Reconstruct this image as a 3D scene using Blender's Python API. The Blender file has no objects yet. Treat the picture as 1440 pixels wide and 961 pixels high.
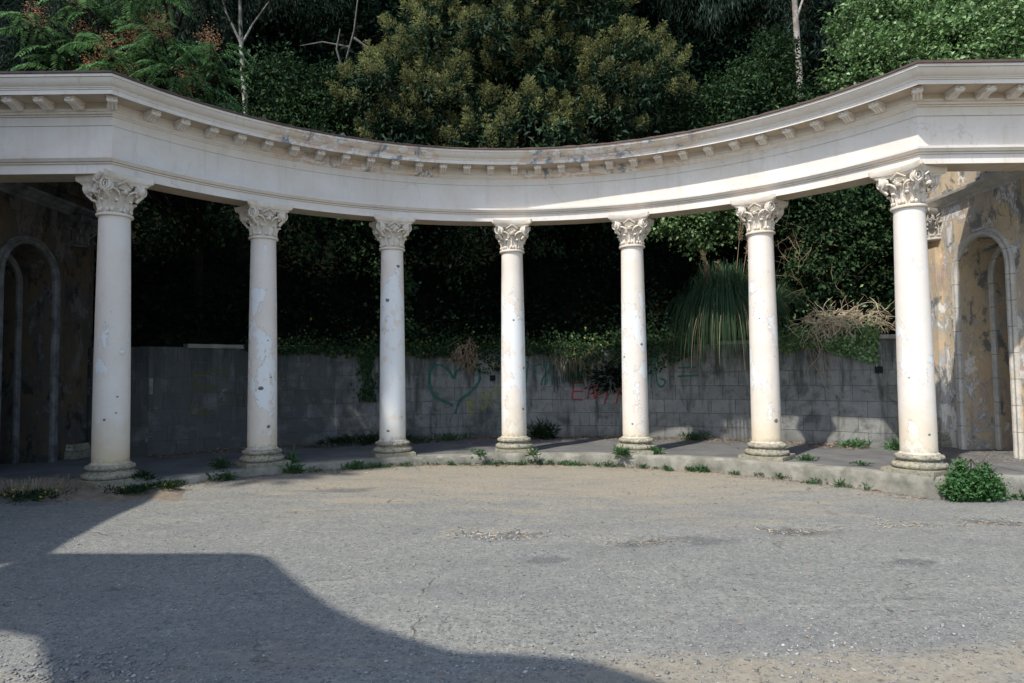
import bpy, bmesh, math, random
import numpy as np
from mathutils import Vector, Matrix, Euler

# ------------------------------------------------------------------ camera, world, sun, exposure
scene = bpy.context.scene
COL = scene.collection
cam_d = bpy.data.cameras.new("camera"); cam = bpy.data.objects.new("camera", cam_d); COL.objects.link(cam)
cam_d.sensor_width = 36.0; cam_d.lens = 23.295; cam_d.clip_start = 0.1; cam_d.clip_end = 600
cam.matrix_world = Matrix.Translation((0, 0, 1.64)) @ Matrix.Rotation(math.pi/2 + 0.0482, 4, 'X') @ Matrix.Rotation(-0.0117, 4, 'Z')
scene.camera = cam
SUN_ALT, SUN_AZ = math.radians(52), math.radians(220)      # azimuth of the sun, clockwise from +Y: behind the camera, left
w = bpy.data.worlds.new("World"); scene.world = w; w.use_nodes = True
nt = w.node_tree; nt.nodes.clear()
sky = nt.nodes.new('ShaderNodeTexSky'); sky.sky_type = 'NISHITA'; sky.sun_disc = False
sky.sun_elevation = SUN_ALT; sky.sun_rotation = SUN_AZ
bg = nt.nodes.new('ShaderNodeBackground'); bg.inputs[1].default_value = 0.15
wo = nt.nodes.new('ShaderNodeOutputWorld')
nt.links.new(sky.outputs[0], bg.inputs[0]); nt.links.new(bg.outputs[0], wo.inputs[0])
sd = bpy.data.lights.new("sun", 'SUN'); sd.energy = 3.3; sd.angle = math.radians(0.7); sd.color = (1.0, 0.95, 0.87)
sun = bpy.data.objects.new("sun", sd); COL.objects.link(sun)
to_sun = Vector((math.sin(SUN_AZ)*math.cos(SUN_ALT), math.cos(SUN_AZ)*math.cos(SUN_ALT), math.sin(SUN_ALT)))
sun.rotation_euler = to_sun.to_track_quat('Z', 'Y').to_euler(); sun.location = to_sun*60
scene.view_settings.view_transform = 'Standard'; scene.view_settings.look = 'None'
scene.view_settings.exposure = 0.66; scene.view_settings.gamma = 1.0
scene.render.engine = 'CYCLES'
scene.cycles.max_bounces = 5; scene.cycles.diffuse_bounces = 3; scene.cycles.transparent_max_bounces = 8

rng = np.random.default_rng(7); random.seed(7)
CX, CY = 0.0593, 6.4741          # centre of the colonnade's circle
RC = 7.547                       # radius to the column axes
RF = 7.33                        # radius of the frieze face
RW = 10.65                       # radius of the block wall face
AK = math.radians(59.4)          # angle where the ring turns into the straight wings
PI = math.pi

# ------------------------------------------------------------------ helpers
class MB:
    def __init__(s): s.v = []; s.f = []
    def add(s, vs, fs):
        o = len(s.v); s.v += [tuple(p) for p in vs]; s.f += [tuple(i+o for i in f) for f in fs]
    def box(s, c, d, rz=0, M=None):
        x, y, z = d[0]/2, d[1]/2, d[2]/2
        vs = [Vector((a*x, b*y, e*z)) for a in (-1, 1) for b in (-1, 1) for e in (-1, 1)]
        R = Matrix.Rotation(rz, 3, 'Z') if M is None else M
        s.add([R @ p + Vector(c) for p in vs], [(0,1,3,2),(4,6,7,5),(0,4,5,1),(2,3,7,6),(0,2,6,4),(1,5,7,3)])
    def lathe(s, prof, n=32, c=(0,0,0), a0=0, a1=2*PI, sx=1.0, sy=1.0):
        full = abs(a1-a0-2*PI) < 1e-6; m = n if full else n+1; vs = []
        for i in range(m):
            a = a0+(a1-a0)*i/n
            for r, z in prof: vs.append((c[0]+r*math.cos(a)*sx, c[1]+r*math.sin(a)*sy, c[2]+z))
        k = len(prof); fs = []
        for i in range(n):
            j = (i+1) % m
            for q in range(k-1): fs.append((i*k+q, j*k+q, j*k+q+1, i*k+q+1))
        s.add(vs, fs)
    def tube(s, pts, rad, n=8, cap=True):
        pts = [Vector(p) for p in pts]
        if not hasattr(rad, '__len__'): rad = [rad]*len(pts)
        vs = []; prev = None
        for i, p in enumerate(pts):
            t = (pts[min(i+1, len(pts)-1)]-pts[max(i-1, 0)])
            if t.length < 1e-9: t = Vector((0, 0, 1))
            t.normalize()
            if prev is None:
                u = t.orthogonal().normalized()
            else:
                u = prev - t*prev.dot(t)
                u = u.normalized() if u.length > 1e-6 else t.orthogonal().normalized()
            prev = u; v = t.cross(u)
            for j in range(n):
                a = 2*PI*j/n; vs.append(p+(u*math.cos(a)+v*math.sin(a))*rad[i])
        fs = [(i*n+j, i*n+(j+1) % n, (i+1)*n+(j+1) % n, (i+1)*n+j) for i in range(len(pts)-1) for j in range(n)]
        if cap: fs += [tuple(range(n))[::-1], tuple((len(pts)-1)*n+j for j in range(n))]
        s.add(vs, fs)
    def prism(s, poly, z0, z1):
        n = len(poly)
        s.add([(x, y, z0) for x, y in poly]+[(x, y, z1) for x, y in poly],
              [tuple(range(n))[::-1], tuple(range(n, 2*n))]+[(i, (i+1) % n, n+(i+1) % n, n+i) for i in range(n)])
    def ball(s, c, r, n=8, m=6, M=None):
        if not hasattr(r, '__len__'): r = (r, r, r)
        vs = []; fs = []
        for i in range(m+1):
            t = PI*i/m
            for j in range(n):
                a = 2*PI*j/n; p = Vector((math.sin(t)*math.cos(a)*r[0], math.sin(t)*math.sin(a)*r[1], math.cos(t)*r[2]))
                if M is not None: p = M @ p
                vs.append(p+Vector(c))
        for i in range(m):
            for j in range(n): fs.append((i*n+j, (i+1)*n+j, (i+1)*n+(j+1) % n, i*n+(j+1) % n))
        s.add(vs, fs)
    def xf(s, M, start=0):
        for i in range(start, len(s.v)): s.v[i] = tuple(M @ Vector(s.v[i]))

def mesh_np(name, V, F, smooth=False):
    """V (n,3), F (m,k) arrays -> mesh"""
    me = bpy.data.meshes.new(name); V = np.asarray(V, np.float32); F = np.asarray(F, np.int32); k = F.shape[1]
    me.vertices.add(len(V)); me.vertices.foreach_set('co', V.ravel())
    me.loops.add(F.size); me.loops.foreach_set('vertex_index', F.ravel())
    me.polygons.add(len(F)); me.polygons.foreach_set('loop_start', np.arange(0, F.size, k, dtype=np.int32))
    me.polygons.foreach_set('loop_total', np.full(len(F), k, np.int32))
    me.update(calc_edges=True)
    if smooth: me.shade_smooth()
    return me

def tagp(o, label=None, cat=None, group=None, kind=None):
    if label: o['label'] = label
    if cat: o['category'] = cat
    if group: o['group'] = group
    if kind: o['kind'] = kind
    return o

def empty(name, loc=(0,0,0), rz=0, **kw):
    o = bpy.data.objects.new(name, None); COL.objects.link(o); o.location = loc; o.rotation_euler = (0, 0, rz)
    o.empty_display_size = 0.2
    return tagp(o, **kw)

def mk(name, mb, mat, parent=None, smooth=None, local=False, origin=None, **kw):
    """mesh object; vertices are in world coordinates unless local"""
    if isinstance(mb, MB):
        me = bpy.data.meshes.new(name); me.from_pydata(mb.v, [], mb.f); me.update()
        if smooth is not None:
            me.shade_smooth()
            if smooth < 180: me.set_sharp_from_angle(angle=math.radians(smooth))
    else: me = mb
    o = bpy.data.objects.new(name, me); COL.objects.link(o)
    off = Vector((0, 0, 0))
    if parent is not None:
        o.parent = parent
        if not local:
            p = parent
            while p is not None: off += p.location; p = p.parent
    if not local:
        if origin is not None and parent is None: o.location = origin; off = Vector(origin)
        if off.length > 0: me.transform(Matrix.Translation(-off))
    if mat is not None and len(me.materials) == 0: me.materials.append(mat)
    return tagp(o, **kw)

def fixn(me):
    bm = bmesh.new(); bm.from_mesh(me); bmesh.ops.recalc_face_normals(bm, faces=bm.faces); bm.to_mesh(me); bm.free()

# ------------------------------------------------------------------ materials
class NT:
    def __init__(s, name):
        s.m = bpy.data.materials.new(name); s.m.use_nodes = True; s.t = s.m.node_tree; s.t.nodes.clear()
        s.out = s.n('ShaderNodeOutputMaterial')
    def n(s, ty, **kw):
        x = s.t.nodes.new(ty)
        for k, v in kw.items(): setattr(x, k, v)
        return x
    def L(s, a, b): s.t.links.new(a, b)
    def setin(s, node, i, v):
        if isinstance(v, bpy.types.NodeSocket): s.L(v, node.inputs[i])
        elif v is not None:
            if hasattr(v, '__len__') and len(v) == 3 and node.inputs[i].type == 'RGBA': v = (*v, 1)
            node.inputs[i].default_value = v
    def pos(s): return s.n('ShaderNodeNewGeometry').outputs['Position']
    def obj(s): return s.n('ShaderNodeTexCoord').outputs['Object']
    def island(s): return s.n('ShaderNodeNewGeometry').outputs['Random Per Island']
    def scale(s, v, k):
        x = s.n('ShaderNodeVectorMath', operation='MULTIPLY'); s.L(v, x.inputs[0]); x.inputs[1].default_value = k if hasattr(k, '__len__') else (k, k, k); return x.outputs[0]
    def vadd(s, v, k):
        x = s.n('ShaderNodeVectorMath', operation='ADD'); s.L(v, x.inputs[0]); s.setin(x, 1, k); return x.outputs[0]
    def xyz(s, v):
        x = s.n('ShaderNodeSeparateXYZ'); s.L(v, x.inputs[0]); return x.outputs
    def noise(s, v, sc, det=4, rough=.55, dist=0):
        x = s.n('ShaderNodeTexNoise'); s.L(v, x.inputs['Vector']); x.inputs['Scale'].default_value = sc
        x.inputs['Detail'].default_value = det; x.inputs['Roughness'].default_value = rough; x.inputs['Distortion'].default_value = dist
        return x.outputs[0]
    def vor(s, v, sc, feat='F1', out=0, rnd=1.0):
        x = s.n('ShaderNodeTexVoronoi', feature=feat); s.L(v, x.inputs['Vector']); x.inputs['Scale'].default_value = sc
        x.inputs['Randomness'].default_value = rnd
        return x.outputs[out]
    def math(s, op, a, b=None, c=None, clamp=False):
        x = s.n('ShaderNodeMath', operation=op); x.use_clamp = clamp; s.setin(x, 0, a); s.setin(x, 1, b)
        if c is not None: s.setin(x, 2, c)
        return x.outputs[0]
    def mapr(s, v, a, b, c=0.0, d=1.0):
        x = s.n('ShaderNodeMapRange'); s.L(v, x.inputs[0])
        for i, q in enumerate((a, b, c, d)): s.setin(x, i+1, q)
        return x.outputs[0]
    def ramp(s, f, stops, interp='LINEAR'):
        x = s.n('ShaderNodeValToRGB'); x.color_ramp.interpolation = interp; s.L(f, x.inputs[0]); e = x.color_ramp.elements
        while len(e) < len(stops): e.new(0.5)
        for el, (p, c) in zip(e, stops):
            el.position = p; el.color = (*c, 1) if hasattr(c, '__len__') else (c, c, c, 1)
        return x.outputs[0]
    def mix(s, f, a, b, mode='MIX'):
        x = s.n('ShaderNodeMix', data_type='RGBA', blend_type=mode); s.setin(x, 0, f); s.setin(x, 6, a); s.setin(x, 7, b); return x.outputs[2]
    def bump(s, h, st=.3, dist=.02, nrm=None):
        x = s.n('ShaderNodeBump'); x.inputs['Strength'].default_value = st; x.inputs['Distance'].default_value = dist
        s.L(h, x.inputs['Height'])
        if nrm is not None: s.L(nrm, x.inputs['Normal'])
        return x.outputs[0]
    def pbr(s, col, rough=.8, nrm=None, spec=.3):
        x = s.n('ShaderNodeBsdfPrincipled'); s.setin(x, 'Base Color', col if isinstance(col, bpy.types.NodeSocket) else (*col, 1))
        s.setin(x, 'Roughness', rough); x.inputs['Specular IOR Level'].default_value = spec
        if nrm is not None: s.L(nrm, x.inputs['Normal'])
        s.sh = x.outputs[0]; s.L(s.sh, s.out.inputs[0]); return s.m

def mat_stucco(name, cornice=False):
    t = NT(name); p = t.pos()
    big = t.noise(p, 1.3, 5, .6); fine = t.noise(p, 60, 4, .7); mid = t.noise(p, 9, 4, .6)
    col = t.mix(t.mapr(big, .35, .65), (.665, .60, .53), (.72, .67, .615))
    col = t.mix(t.mapr(mid, .5, .8, 0, .35), col, (.56, .50, .45))
    streak = t.noise(t.scale(p, (5, 5, .5)), 1.0, 5, .65)
    col = t.mix(t.mapr(streak, .54, .78, 0, .45), col, (.47, .40, .32))
    pit = t.vor(p, 9, out=0)
    col = t.mix(t.math('MULTIPLY', t.math('LESS_THAN', pit, .055), t.math('GREATER_THAN', mid, .5)), col, (.2, .18, .16))
    drip = t.noise(t.scale(p, (9, 9, .35)), 1.0, 6, .7); zt = t.mapr(t.xyz(p)[2], 5.2, 5.7, 0, 1)
    col = t.mix(t.math('MULTIPLY', t.mapr(drip, .60, .75, 0, .5), zt), col, (.33, .30, .26))
    soft = t.noise(p, .55, 4, .6); col = t.mix(t.mapr(soft, .52, .66, 0, .18), col, (.50, .475, .44))
    cw = t.n('ShaderNodeTexNoise'); t.L(p, cw.inputs['Vector']); cw.inputs['Scale'].default_value = 3.0; cw.inputs['Detail'].default_value = 6
    cq = t.n('ShaderNodeVectorMath', operation='MULTIPLY_ADD'); t.L(cw.outputs['Color'], cq.inputs[0]); cq.inputs[1].default_value = (.5, .5, .5); t.L(p, cq.inputs[2])
    cd = t.n('ShaderNodeTexVoronoi', feature='DISTANCE_TO_EDGE'); t.L(cq.outputs[0], cd.inputs['Vector']); cd.inputs['Scale'].default_value = .7
    crk = t.math('MULTIPLY', t.mapr(cd.outputs['Distance'], .006, .002), t.mapr(t.noise(p, .8, 3, .5), .50, .58)); col = t.mix(t.math('MULTIPLY', crk, .3), col, (.34, .29, .25))
    nb = t.math('ADD', fine, t.math('MULTIPLY', mid, .6))
    if cornice:
        x = t.mapr(t.xyz(p)[0], -10, 10)
        def at(v): return (v+10)/20
        m = t.ramp(x, [(0, .0), (at(-9.2), .0), (at(-8.8), .35), (at(-8.0), .36), (at(-7.6), 0), (at(-4.6), .0), (at(-4.1), .95), (at(-1.6), .9), (at(-1.2), .15), (at(.1), .15), (at(.4), .8), (at(3.2), .85), (at(4.1), .25), (at(4.9), 0.0)])
        nn = t.noise(t.scale(p, (1.0, 1.0, 1.3)), 1.5, 6, .55, .4)
        k = t.math('ADD', nn, t.math('MULTIPLY', m, .32))
        n2 = t.noise(t.scale(p, (1, 1, 3)), 5, 6, .65, .3)
        orange = t.mix(n2, (.66, .58, .48), (.58, .43, .31))
        peel = t.mix(t.math('GREATER_THAN', n2, .5), (.70, .67, .63), (.60, .47, .39))
        dark = t.mix(n2, (.14, .16, .18), (.36, .37, .38))
        col = t.mix(t.mapr(k, .66, .72), col, orange)
        col = t.mix(t.math('GREATER_THAN', k, .745), col, peel)
        n3 = t.noise(t.scale(p, (1.3, 1.3, .8)), 3.1, 5, .7, .5)
        col = t.mix(t.math('MULTIPLY', t.mapr(k, .74, .78), t.mapr(n3, .52, .6)), col, dark)
        nb = t.math('ADD', nb, t.math('MULTIPLY', t.math('GREATER_THAN', k, .745), -1.5))
    return t.pbr(col, .85, t.bump(nb, .5, .006))

def mat_shaft():
    # the object's colour holds (amount of flaked paint, shift of the pattern, ochre at the foot)
    t = NT('painted_shaft_plaster'); o = t.obj(); oi = t.n('ShaderNodeObjectInfo')
    cc = t.n('ShaderNodeSeparateColor'); t.L(oi.outputs['Color'], cc.inputs[0]); R, G, B = cc.outputs[:3]
    sh = t.n('ShaderNodeCombineXYZ'); t.L(t.math('MULTIPLY', G, 37.0), sh.inputs[0]); t.L(t.math('MULTIPLY', G, 11.0), sh.inputs[1]); t.L(t.math('MULTIPLY', G, 23.0), sh.inputs[2])
    p = t.vadd(o, sh.outputs[0]); z = t.xyz(o)[2]
    big = t.noise(p, 1.6, 5, .6); fine = t.noise(p, 70, 3, .7); mid = t.noise(p, 12, 4, .6)
    col = t.mix(t.mapr(big, .35, .65), (.68, .615, .54), (.73, .68, .62))
    col = t.mix(t.mapr(mid, .55, .8, 0, .3), col, (.55, .47, .39))
    n = t.noise(t.scale(p, (1, 1, .55)), 2.6, 6, .6, .25)
    fall = t.ramp(t.mapr(z, 0, 4.2), [(0, .35), (.12, .85), (.45, 1.0), (.75, .85), (.86, .2), (1, 0)])
    k = t.math('ADD', n, t.math('MULTIPLY', t.math('MULTIPLY', R, fall), .34))
    peeled = t.math('GREATER_THAN', k, .66)
    n2 = t.noise(t.scale(p, (1, 1, .7)), 6, 5, .6)
    pc = t.mix(t.mapr(n2, .55, .60), (.715, .73, .725), (.70, .63, .56))
    col = t.mix(peeled, col, pc)
    rim = t.math('COMPARE', k, .66, .005)
    col = t.mix(t.math('MULTIPLY', rim, .6), col, (.40, .34, .30))
    och = t.math('MULTIPLY', t.mapr(t.math('ADD', z, t.math('MULTIPLY', t.math('SUBTRACT', big, .5), 1.1)), .25, 1.05, 1.0, 0.0), B)
    col = t.mix(och, col, (.58, .45, .24))
    zz = t.math('ADD', z, t.math('MULTIPLY', t.math('SUBTRACT', mid, .5), .35))
    col = t.mix(t.mapr(zz, .40, .28, 0.0, .8), col, (.30, .285, .24))
    pv = t.vor(t.scale(p, (1, 1, .8)), 4.2, out=0); pitm = t.math('LESS_THAN', pv, t.math('MULTIPLY', t.math('MULTIPLY', R, fall), .05))
    col = t.mix(pitm, col, (.13, .14, .15))
    nb = t.math('ADD', t.math('ADD', fine, t.math('MULTIPLY', mid, .8)), t.math('MULTIPLY', peeled, -1.2))
    nb = t.math('ADD', nb, t.math('MULTIPLY', pitm, -3.0))
    return t.pbr(col, .85, t.bump(nb, .55, .006))

def mat_capital():
    t = NT('capital_stucco'); p = t.pos()
    a = t.noise(p, 7, 5, .6); b = t.noise(p, 45, 4, .6)
    col = t.mix(t.mapr(a, .35, .7), (.69, .63, .55), (.58, .50, .40))
    return t.pbr(col, .85, t.bump(b, .5, .006))

def mat_base():
    t = NT('weathered_base_stone'); p = t.pos()
    a = t.noise(p, 6, 6, .7, .3); b = t.noise(p, 22, 5, .7); z = t.xyz(p)[2]
    col = t.mix(t.mapr(a, .38, .62), (.46, .41, .30), (.25, .24, .20))
    col = t.mix(t.mapr(b, .48, .62), col, (.12, .12, .09))
    col = t.mix(t.mapr(t.math('ADD', t.math('MULTIPLY', a, .3), z), .22, .32, .6, 0.0), col, (.17, .165, .12))
    return t.pbr(col, .95, t.bump(t.math('ADD', a, b), .9, .02))

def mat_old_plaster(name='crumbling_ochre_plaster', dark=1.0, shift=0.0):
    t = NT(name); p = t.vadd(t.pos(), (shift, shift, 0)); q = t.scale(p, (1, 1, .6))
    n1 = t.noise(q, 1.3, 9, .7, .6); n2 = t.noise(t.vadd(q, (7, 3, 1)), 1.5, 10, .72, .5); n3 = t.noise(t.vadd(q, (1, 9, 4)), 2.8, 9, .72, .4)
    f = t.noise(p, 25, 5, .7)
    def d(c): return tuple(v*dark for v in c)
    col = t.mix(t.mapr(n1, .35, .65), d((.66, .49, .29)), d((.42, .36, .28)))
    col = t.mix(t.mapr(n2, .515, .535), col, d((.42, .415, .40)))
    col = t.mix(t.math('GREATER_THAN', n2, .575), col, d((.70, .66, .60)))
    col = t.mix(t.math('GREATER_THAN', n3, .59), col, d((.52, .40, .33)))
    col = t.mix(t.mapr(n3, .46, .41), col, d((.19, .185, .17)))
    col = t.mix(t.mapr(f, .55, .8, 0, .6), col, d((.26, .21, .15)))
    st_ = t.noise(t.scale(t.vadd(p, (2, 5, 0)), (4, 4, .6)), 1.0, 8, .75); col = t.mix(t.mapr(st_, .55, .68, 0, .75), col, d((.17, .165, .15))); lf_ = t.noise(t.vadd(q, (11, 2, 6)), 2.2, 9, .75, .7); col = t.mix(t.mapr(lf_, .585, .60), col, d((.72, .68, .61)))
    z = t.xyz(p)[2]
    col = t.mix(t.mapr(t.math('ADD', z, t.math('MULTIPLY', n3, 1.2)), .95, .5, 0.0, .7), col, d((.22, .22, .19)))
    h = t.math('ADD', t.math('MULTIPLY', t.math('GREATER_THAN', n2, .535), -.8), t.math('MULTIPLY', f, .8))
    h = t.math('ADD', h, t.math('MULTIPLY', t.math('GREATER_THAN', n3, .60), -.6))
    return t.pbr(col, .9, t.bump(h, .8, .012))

def mat_moulding():
    t = NT('grey_stone_moulding'); p = t.pos()
    a = t.noise(p, 5, 6, .65); b = t.noise(p, 30, 4, .7)
    col = t.mix(t.mapr(a, .4, .6), (.54, .50, .43), (.40, .385, .36)); col = t.mix(t.mapr(a, .58, .7), col, (.56, .43, .22))
    jz = t.math('FRACT', t.math('MULTIPLY', t.xyz(p)[2], 2.1))
    col = t.mix(t.math('LESS_THAN', jz, .022), col, (.13, .12, .11))
    col = t.mix(t.mapr(b, .55, .75), col, (.22, .21, .19))
    return t.pbr(col, .9, t.bump(b, .6, .01))

def mat_block():
    t = NT('grey_concrete_block'); p = t.pos(); oi = t.n('ShaderNodeObjectInfo')
    a = t.noise(p, 2.0, 6, .65); b = t.noise(p, 45, 4, .75); st = t.noise(t.scale(p, (3.6, 3.6, .5)), 1.0, 8, .72)
    x, y, z = t.xyz(p)
    v = t.math('ADD', t.math('MULTIPLY', oi.outputs['Random'], .24), .88)
    col = t.mix(t.mapr(a, .35, .65), (.18, .183, .175), (.30, .297, .275))
    mm = t.n('ShaderNodeVectorMath', operation='SCALE'); t.L(col, mm.inputs[0]); t.L(v, mm.inputs[3]); col = mm.outputs[0]
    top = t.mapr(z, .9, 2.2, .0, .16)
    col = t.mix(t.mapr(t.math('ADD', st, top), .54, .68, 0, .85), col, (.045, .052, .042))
    col = t.mix(t.mapr(t.math('ADD', a, t.mapr(x, -1.5, -6.0, 0.0, .22)), .50, .70, 0, .78), col, (.04, .045, .045))  # noise stain, biased darker leftwards to stand in for the shade there
    col = t.mix(t.mapr(b, .60, .72, 0, .4), col, (.27, .27, .26))
    c = t.noise(p, 3.4, 6, .75, .6)
    col = t.mix(t.mapr(c, .64, .69, 0, .7), col, (.34, .33, .31))
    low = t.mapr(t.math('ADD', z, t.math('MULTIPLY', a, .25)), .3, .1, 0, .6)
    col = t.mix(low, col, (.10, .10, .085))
    e = t.noise(t.vadd(p, (5, 2, 9)), 1.1, 9, .75, .8); col = t.mix(t.mapr(e, .54, .64, 0, .8), col, (.065, .07, .065)); col = t.mix(t.mapr(t.noise(t.scale(p, (5, 5, .35)), 1.0, 7, .7), .60, .72, 0, .55), col, (.31, .31, .29)); col = t.mix(t.mapr(t.noise(p, 16, 6, .8), .52, .78, 0, .5), col, (.07, .073, .07))
    return t.pbr(col, .95, t.bump(t.math('ADD', b, t.math('MULTIPLY', c, .7)), .8, .012))

def mat_simple(name, c1, c2, sc=6, rough=.9, bs=.5, bd=.01, det=5, lo=.38, hi=.62, fs=40, spec=.3):
    t = NT(name); p = t.pos(); a = t.noise(p, sc, det, .65); b = t.noise(p, fs, 4, .7)
    return t.pbr(t.mix(t.mapr(a, lo, hi), c1, c2), rough, t.bump(t.math('ADD', a, b), bs, bd), spec)

def mat_asphalt():
    t = NT('dusty_worn_asphalt'); p = t.pos(); x, y, z = t.xyz(p)
    warp = t.noise(p, 6, 3, .6)
    big = t.noise(t.scale(p, (.6, 1.2, 1)), .9, 6, .6, .3); mid = t.noise(p, 3.5, 6, .65); fine = t.noise(p, 90, 4, .8)
    base = t.mix(t.mapr(mid, .35, .7), (.200, .204, .180), (.258, .256, .222))
    base = t.mix(t.mapr(fine, .35, .7, 0, .6), base, (.17, .17, .165))
    g2 = t.noise(p, 17, 7, .85); base = t.mix(t.mapr(g2, .50, .66, 0, .9), base, (.105, .108, .108)); base = t.mix(t.mapr(g2, .46, .36, 0, .7), base, (.36, .355, .33)); base = t.mix(t.mapr(t.noise(t.scale(p, (.35, .9, 1)), 1.3, 7, .7, .6), .45, .66, 0, .55), base, (.155, .158, .152))
    # stones of the wearing course: dark, flat, two sizes
    c1 = t.n('ShaderNodeTexVoronoi'); t.L(t.scale(p, (1, 1.25, 1)), c1.inputs['Vector']); c1.inputs['Scale'].default_value = 26
    s1 = t.n('ShaderNodeSeparateColor'); t.L(c1.outputs['Color'], s1.inputs[0])
    k1 = t.math('MULTIPLY', t.math('LESS_THAN', c1.outputs['Distance'], .33), t.math('GREATER_THAN', s1.outputs[0], t.mapr(big, .35, .65, .42, .74)))
    c2 = t.n('ShaderNodeTexVoronoi'); t.L(p, c2.inputs['Vector']); c2.inputs['Scale'].default_value = 75
    s2 = t.n('ShaderNodeSeparateColor'); t.L(c2.outputs['Color'], s2.inputs[0])
    k2 = t.math('MULTIPLY', t.math('LESS_THAN', c2.outputs['Distance'], .34), t.math('GREATER_THAN', s2.outputs[0], .6))
    k3 = t.math('MULTIPLY', t.math('LESS_THAN', c2.outputs['Distance'], .34), t.math('LESS_THAN', s2.outputs[0], .10))
    # drifted sand: a belt in front of the kerb and a sheet near the camera, right
    d1 = t.math('MULTIPLY', t.mapr(y, 6.6, 11.2), t.mapr(t.math('ABSOLUTE', t.math('SUBTRACT', x, .4)), 8.0, 3.0))
    d2 = t.math('MULTIPLY', t.mapr(y, 4.9, 4.3), t.mapr(x, -2.0, 1.2, .35, .9))
    m3 = t.noise(t.scale(p, (.5, 1.6, 1)), 1.7, 6, .62, .4)
    sand = t.math('ADD', t.math('MAXIMUM', d1, d2), t.math('MULTIPLY', t.math('SUBTRACT', m3, .5), 2.4))
    sm = t.mapr(sand, .36, 1.0)
    sandc = t.mix(t.mapr(mid, .3, .7), (.335, .285, .205), (.275, .25, .195))
    keep = t.math('SUBTRACT', 1.0, t.math('MULTIPLY', sm, .5))
    col = t.mix(t.math('MULTIPLY', k2, .8), base, (.10, .105, .11))
    col = t.mix(t.math('MULTIPLY', k3, .7), col, (.48, .47, .45))
    sandc = t.mix(t.mapr(g2, .48, .68, 0, .7), sandc, (.17, .155, .13)); sandc = t.mix(t.mapr(fine, .45, .7, 0, .4), sandc, (.15, .14, .12)); sandc = t.mix(t.mapr(g2, .44, .34, 0, .5), sandc, (.42, .38, .31))
    col = t.mix(t.math('MULTIPLY', sm, .85), col, sandc)
    col = t.mix(t.math('MULTIPLY', t.math('MULTIPLY', k1, keep), .8), col, (.095, .10, .105))
    # damp dark patches
    m4 = t.noise(t.vadd(t.scale(p, (.8, 1.5, 1)), (3, 8, 0)), 1.6, 5, .6)
    col = t.mix(t.mapr(m4, .62, .76, 0, .3), col, (.15, .15, .145))
    for (hx_, hy_, hr_) in ((-.15, 7.75, .40), (.30, 6.75, .26), (3.35, 8.0, .45), (6.1, 8.5, .40), (1.3, 7.35, .25), (2.1, 7.5, .40), (-2.6, 10.6, .5), (3.9, 6.6, .3)):
        dv = t.n('ShaderNodeVectorMath', operation='DISTANCE'); t.L(t.scale(p, (1, 1.7, 0)), dv.inputs[0]); dv.inputs[1].default_value = (hx_, hy_*1.7, 0)
        hm = t.mapr(t.math('ADD', dv.outputs['Value'], t.math('MULTIPLY', t.math('SUBTRACT', mid, .5), .9)), hr_, hr_*.55); col = t.mix(t.math('MULTIPLY', hm, t.mapr(g2, .35, .55, .25, .95)), col, (.105, .107, .105))
    # cracks
    cr = t.n('ShaderNodeTexVoronoi', feature='DISTANCE_TO_EDGE'); t.L(t.vadd(p, t.n('ShaderNodeCombineXYZ').outputs[0]), cr.inputs['Vector']); cr.inputs['Scale'].default_value = .42
    wv = t.n('ShaderNodeTexNoise'); t.L(p, wv.inputs['Vector']); wv.inputs['Scale'].default_value = 2.2; wv.inputs['Detail'].default_value = 5
    wv2 = t.n('ShaderNodeVectorMath', operation='MULTIPLY_ADD'); t.L(wv.outputs['Color'], wv2.inputs[0]); wv2.inputs[1].default_value = (.9, .9, 0); t.L(p, wv2.inputs[2]); t.L(wv2.outputs[0], cr.inputs['Vector'])
    ck = t.math('MULTIPLY', t.mapr(cr.outputs['Distance'], .006, .002), t.mapr(m3, .52, .66))
    col = t.mix(t.math('MULTIPLY', ck, .8), col, (.09, .08, .065))
    h = t.math('ADD', t.math('MULTIPLY', fine, .5), t.math('MULTIPLY', t.math('ADD', k1, k2), .35))
    h = t.math('ADD', h, t.math('MULTIPLY', mid, 1.0)); h = t.math('SUBTRACT', h, t.math('MULTIPLY', ck, 2.0))
    return t.pbr(col, .9, t.bump(h, .7, .012), .25)

def mat_leaf(name, cols, trans=.25, rough=.45, spec=.5):
    rough = max(rough, .6); spec = min(spec, .16)
    t = NT(name); r = t.island(); n = len(cols)
    col = t.ramp(r, [(i/max(1, n-1), c) for i, c in enumerate(cols)])
    p = t.pos(); b = t.noise(p, .9, 3, .5)
    mm = t.n('ShaderNodeVectorMath', operation='SCALE'); t.L(col, mm.inputs[0]); t.L(t.mapr(b, .35, .65, .7, 1.25), mm.inputs[3]); col = mm.outputs[0]
    pb = t.n('ShaderNodeBsdfPrincipled'); t.L(col, pb.inputs['Base Color']); pb.inputs['Roughness'].default_value = rough; pb.inputs['Specular IOR Level'].default_value = spec
    tr = t.n('ShaderNodeBsdfTranslucent'); t.L(col, tr.inputs[0])
    mx = t.n('ShaderNodeMixShader'); mx.inputs[0].default_value = trans; t.L(pb.outputs[0], mx.inputs[1]); t.L(tr.outputs[0], mx.inputs[2]); t.L(mx.outputs[0], t.out.inputs[0])
    return t.m

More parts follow.
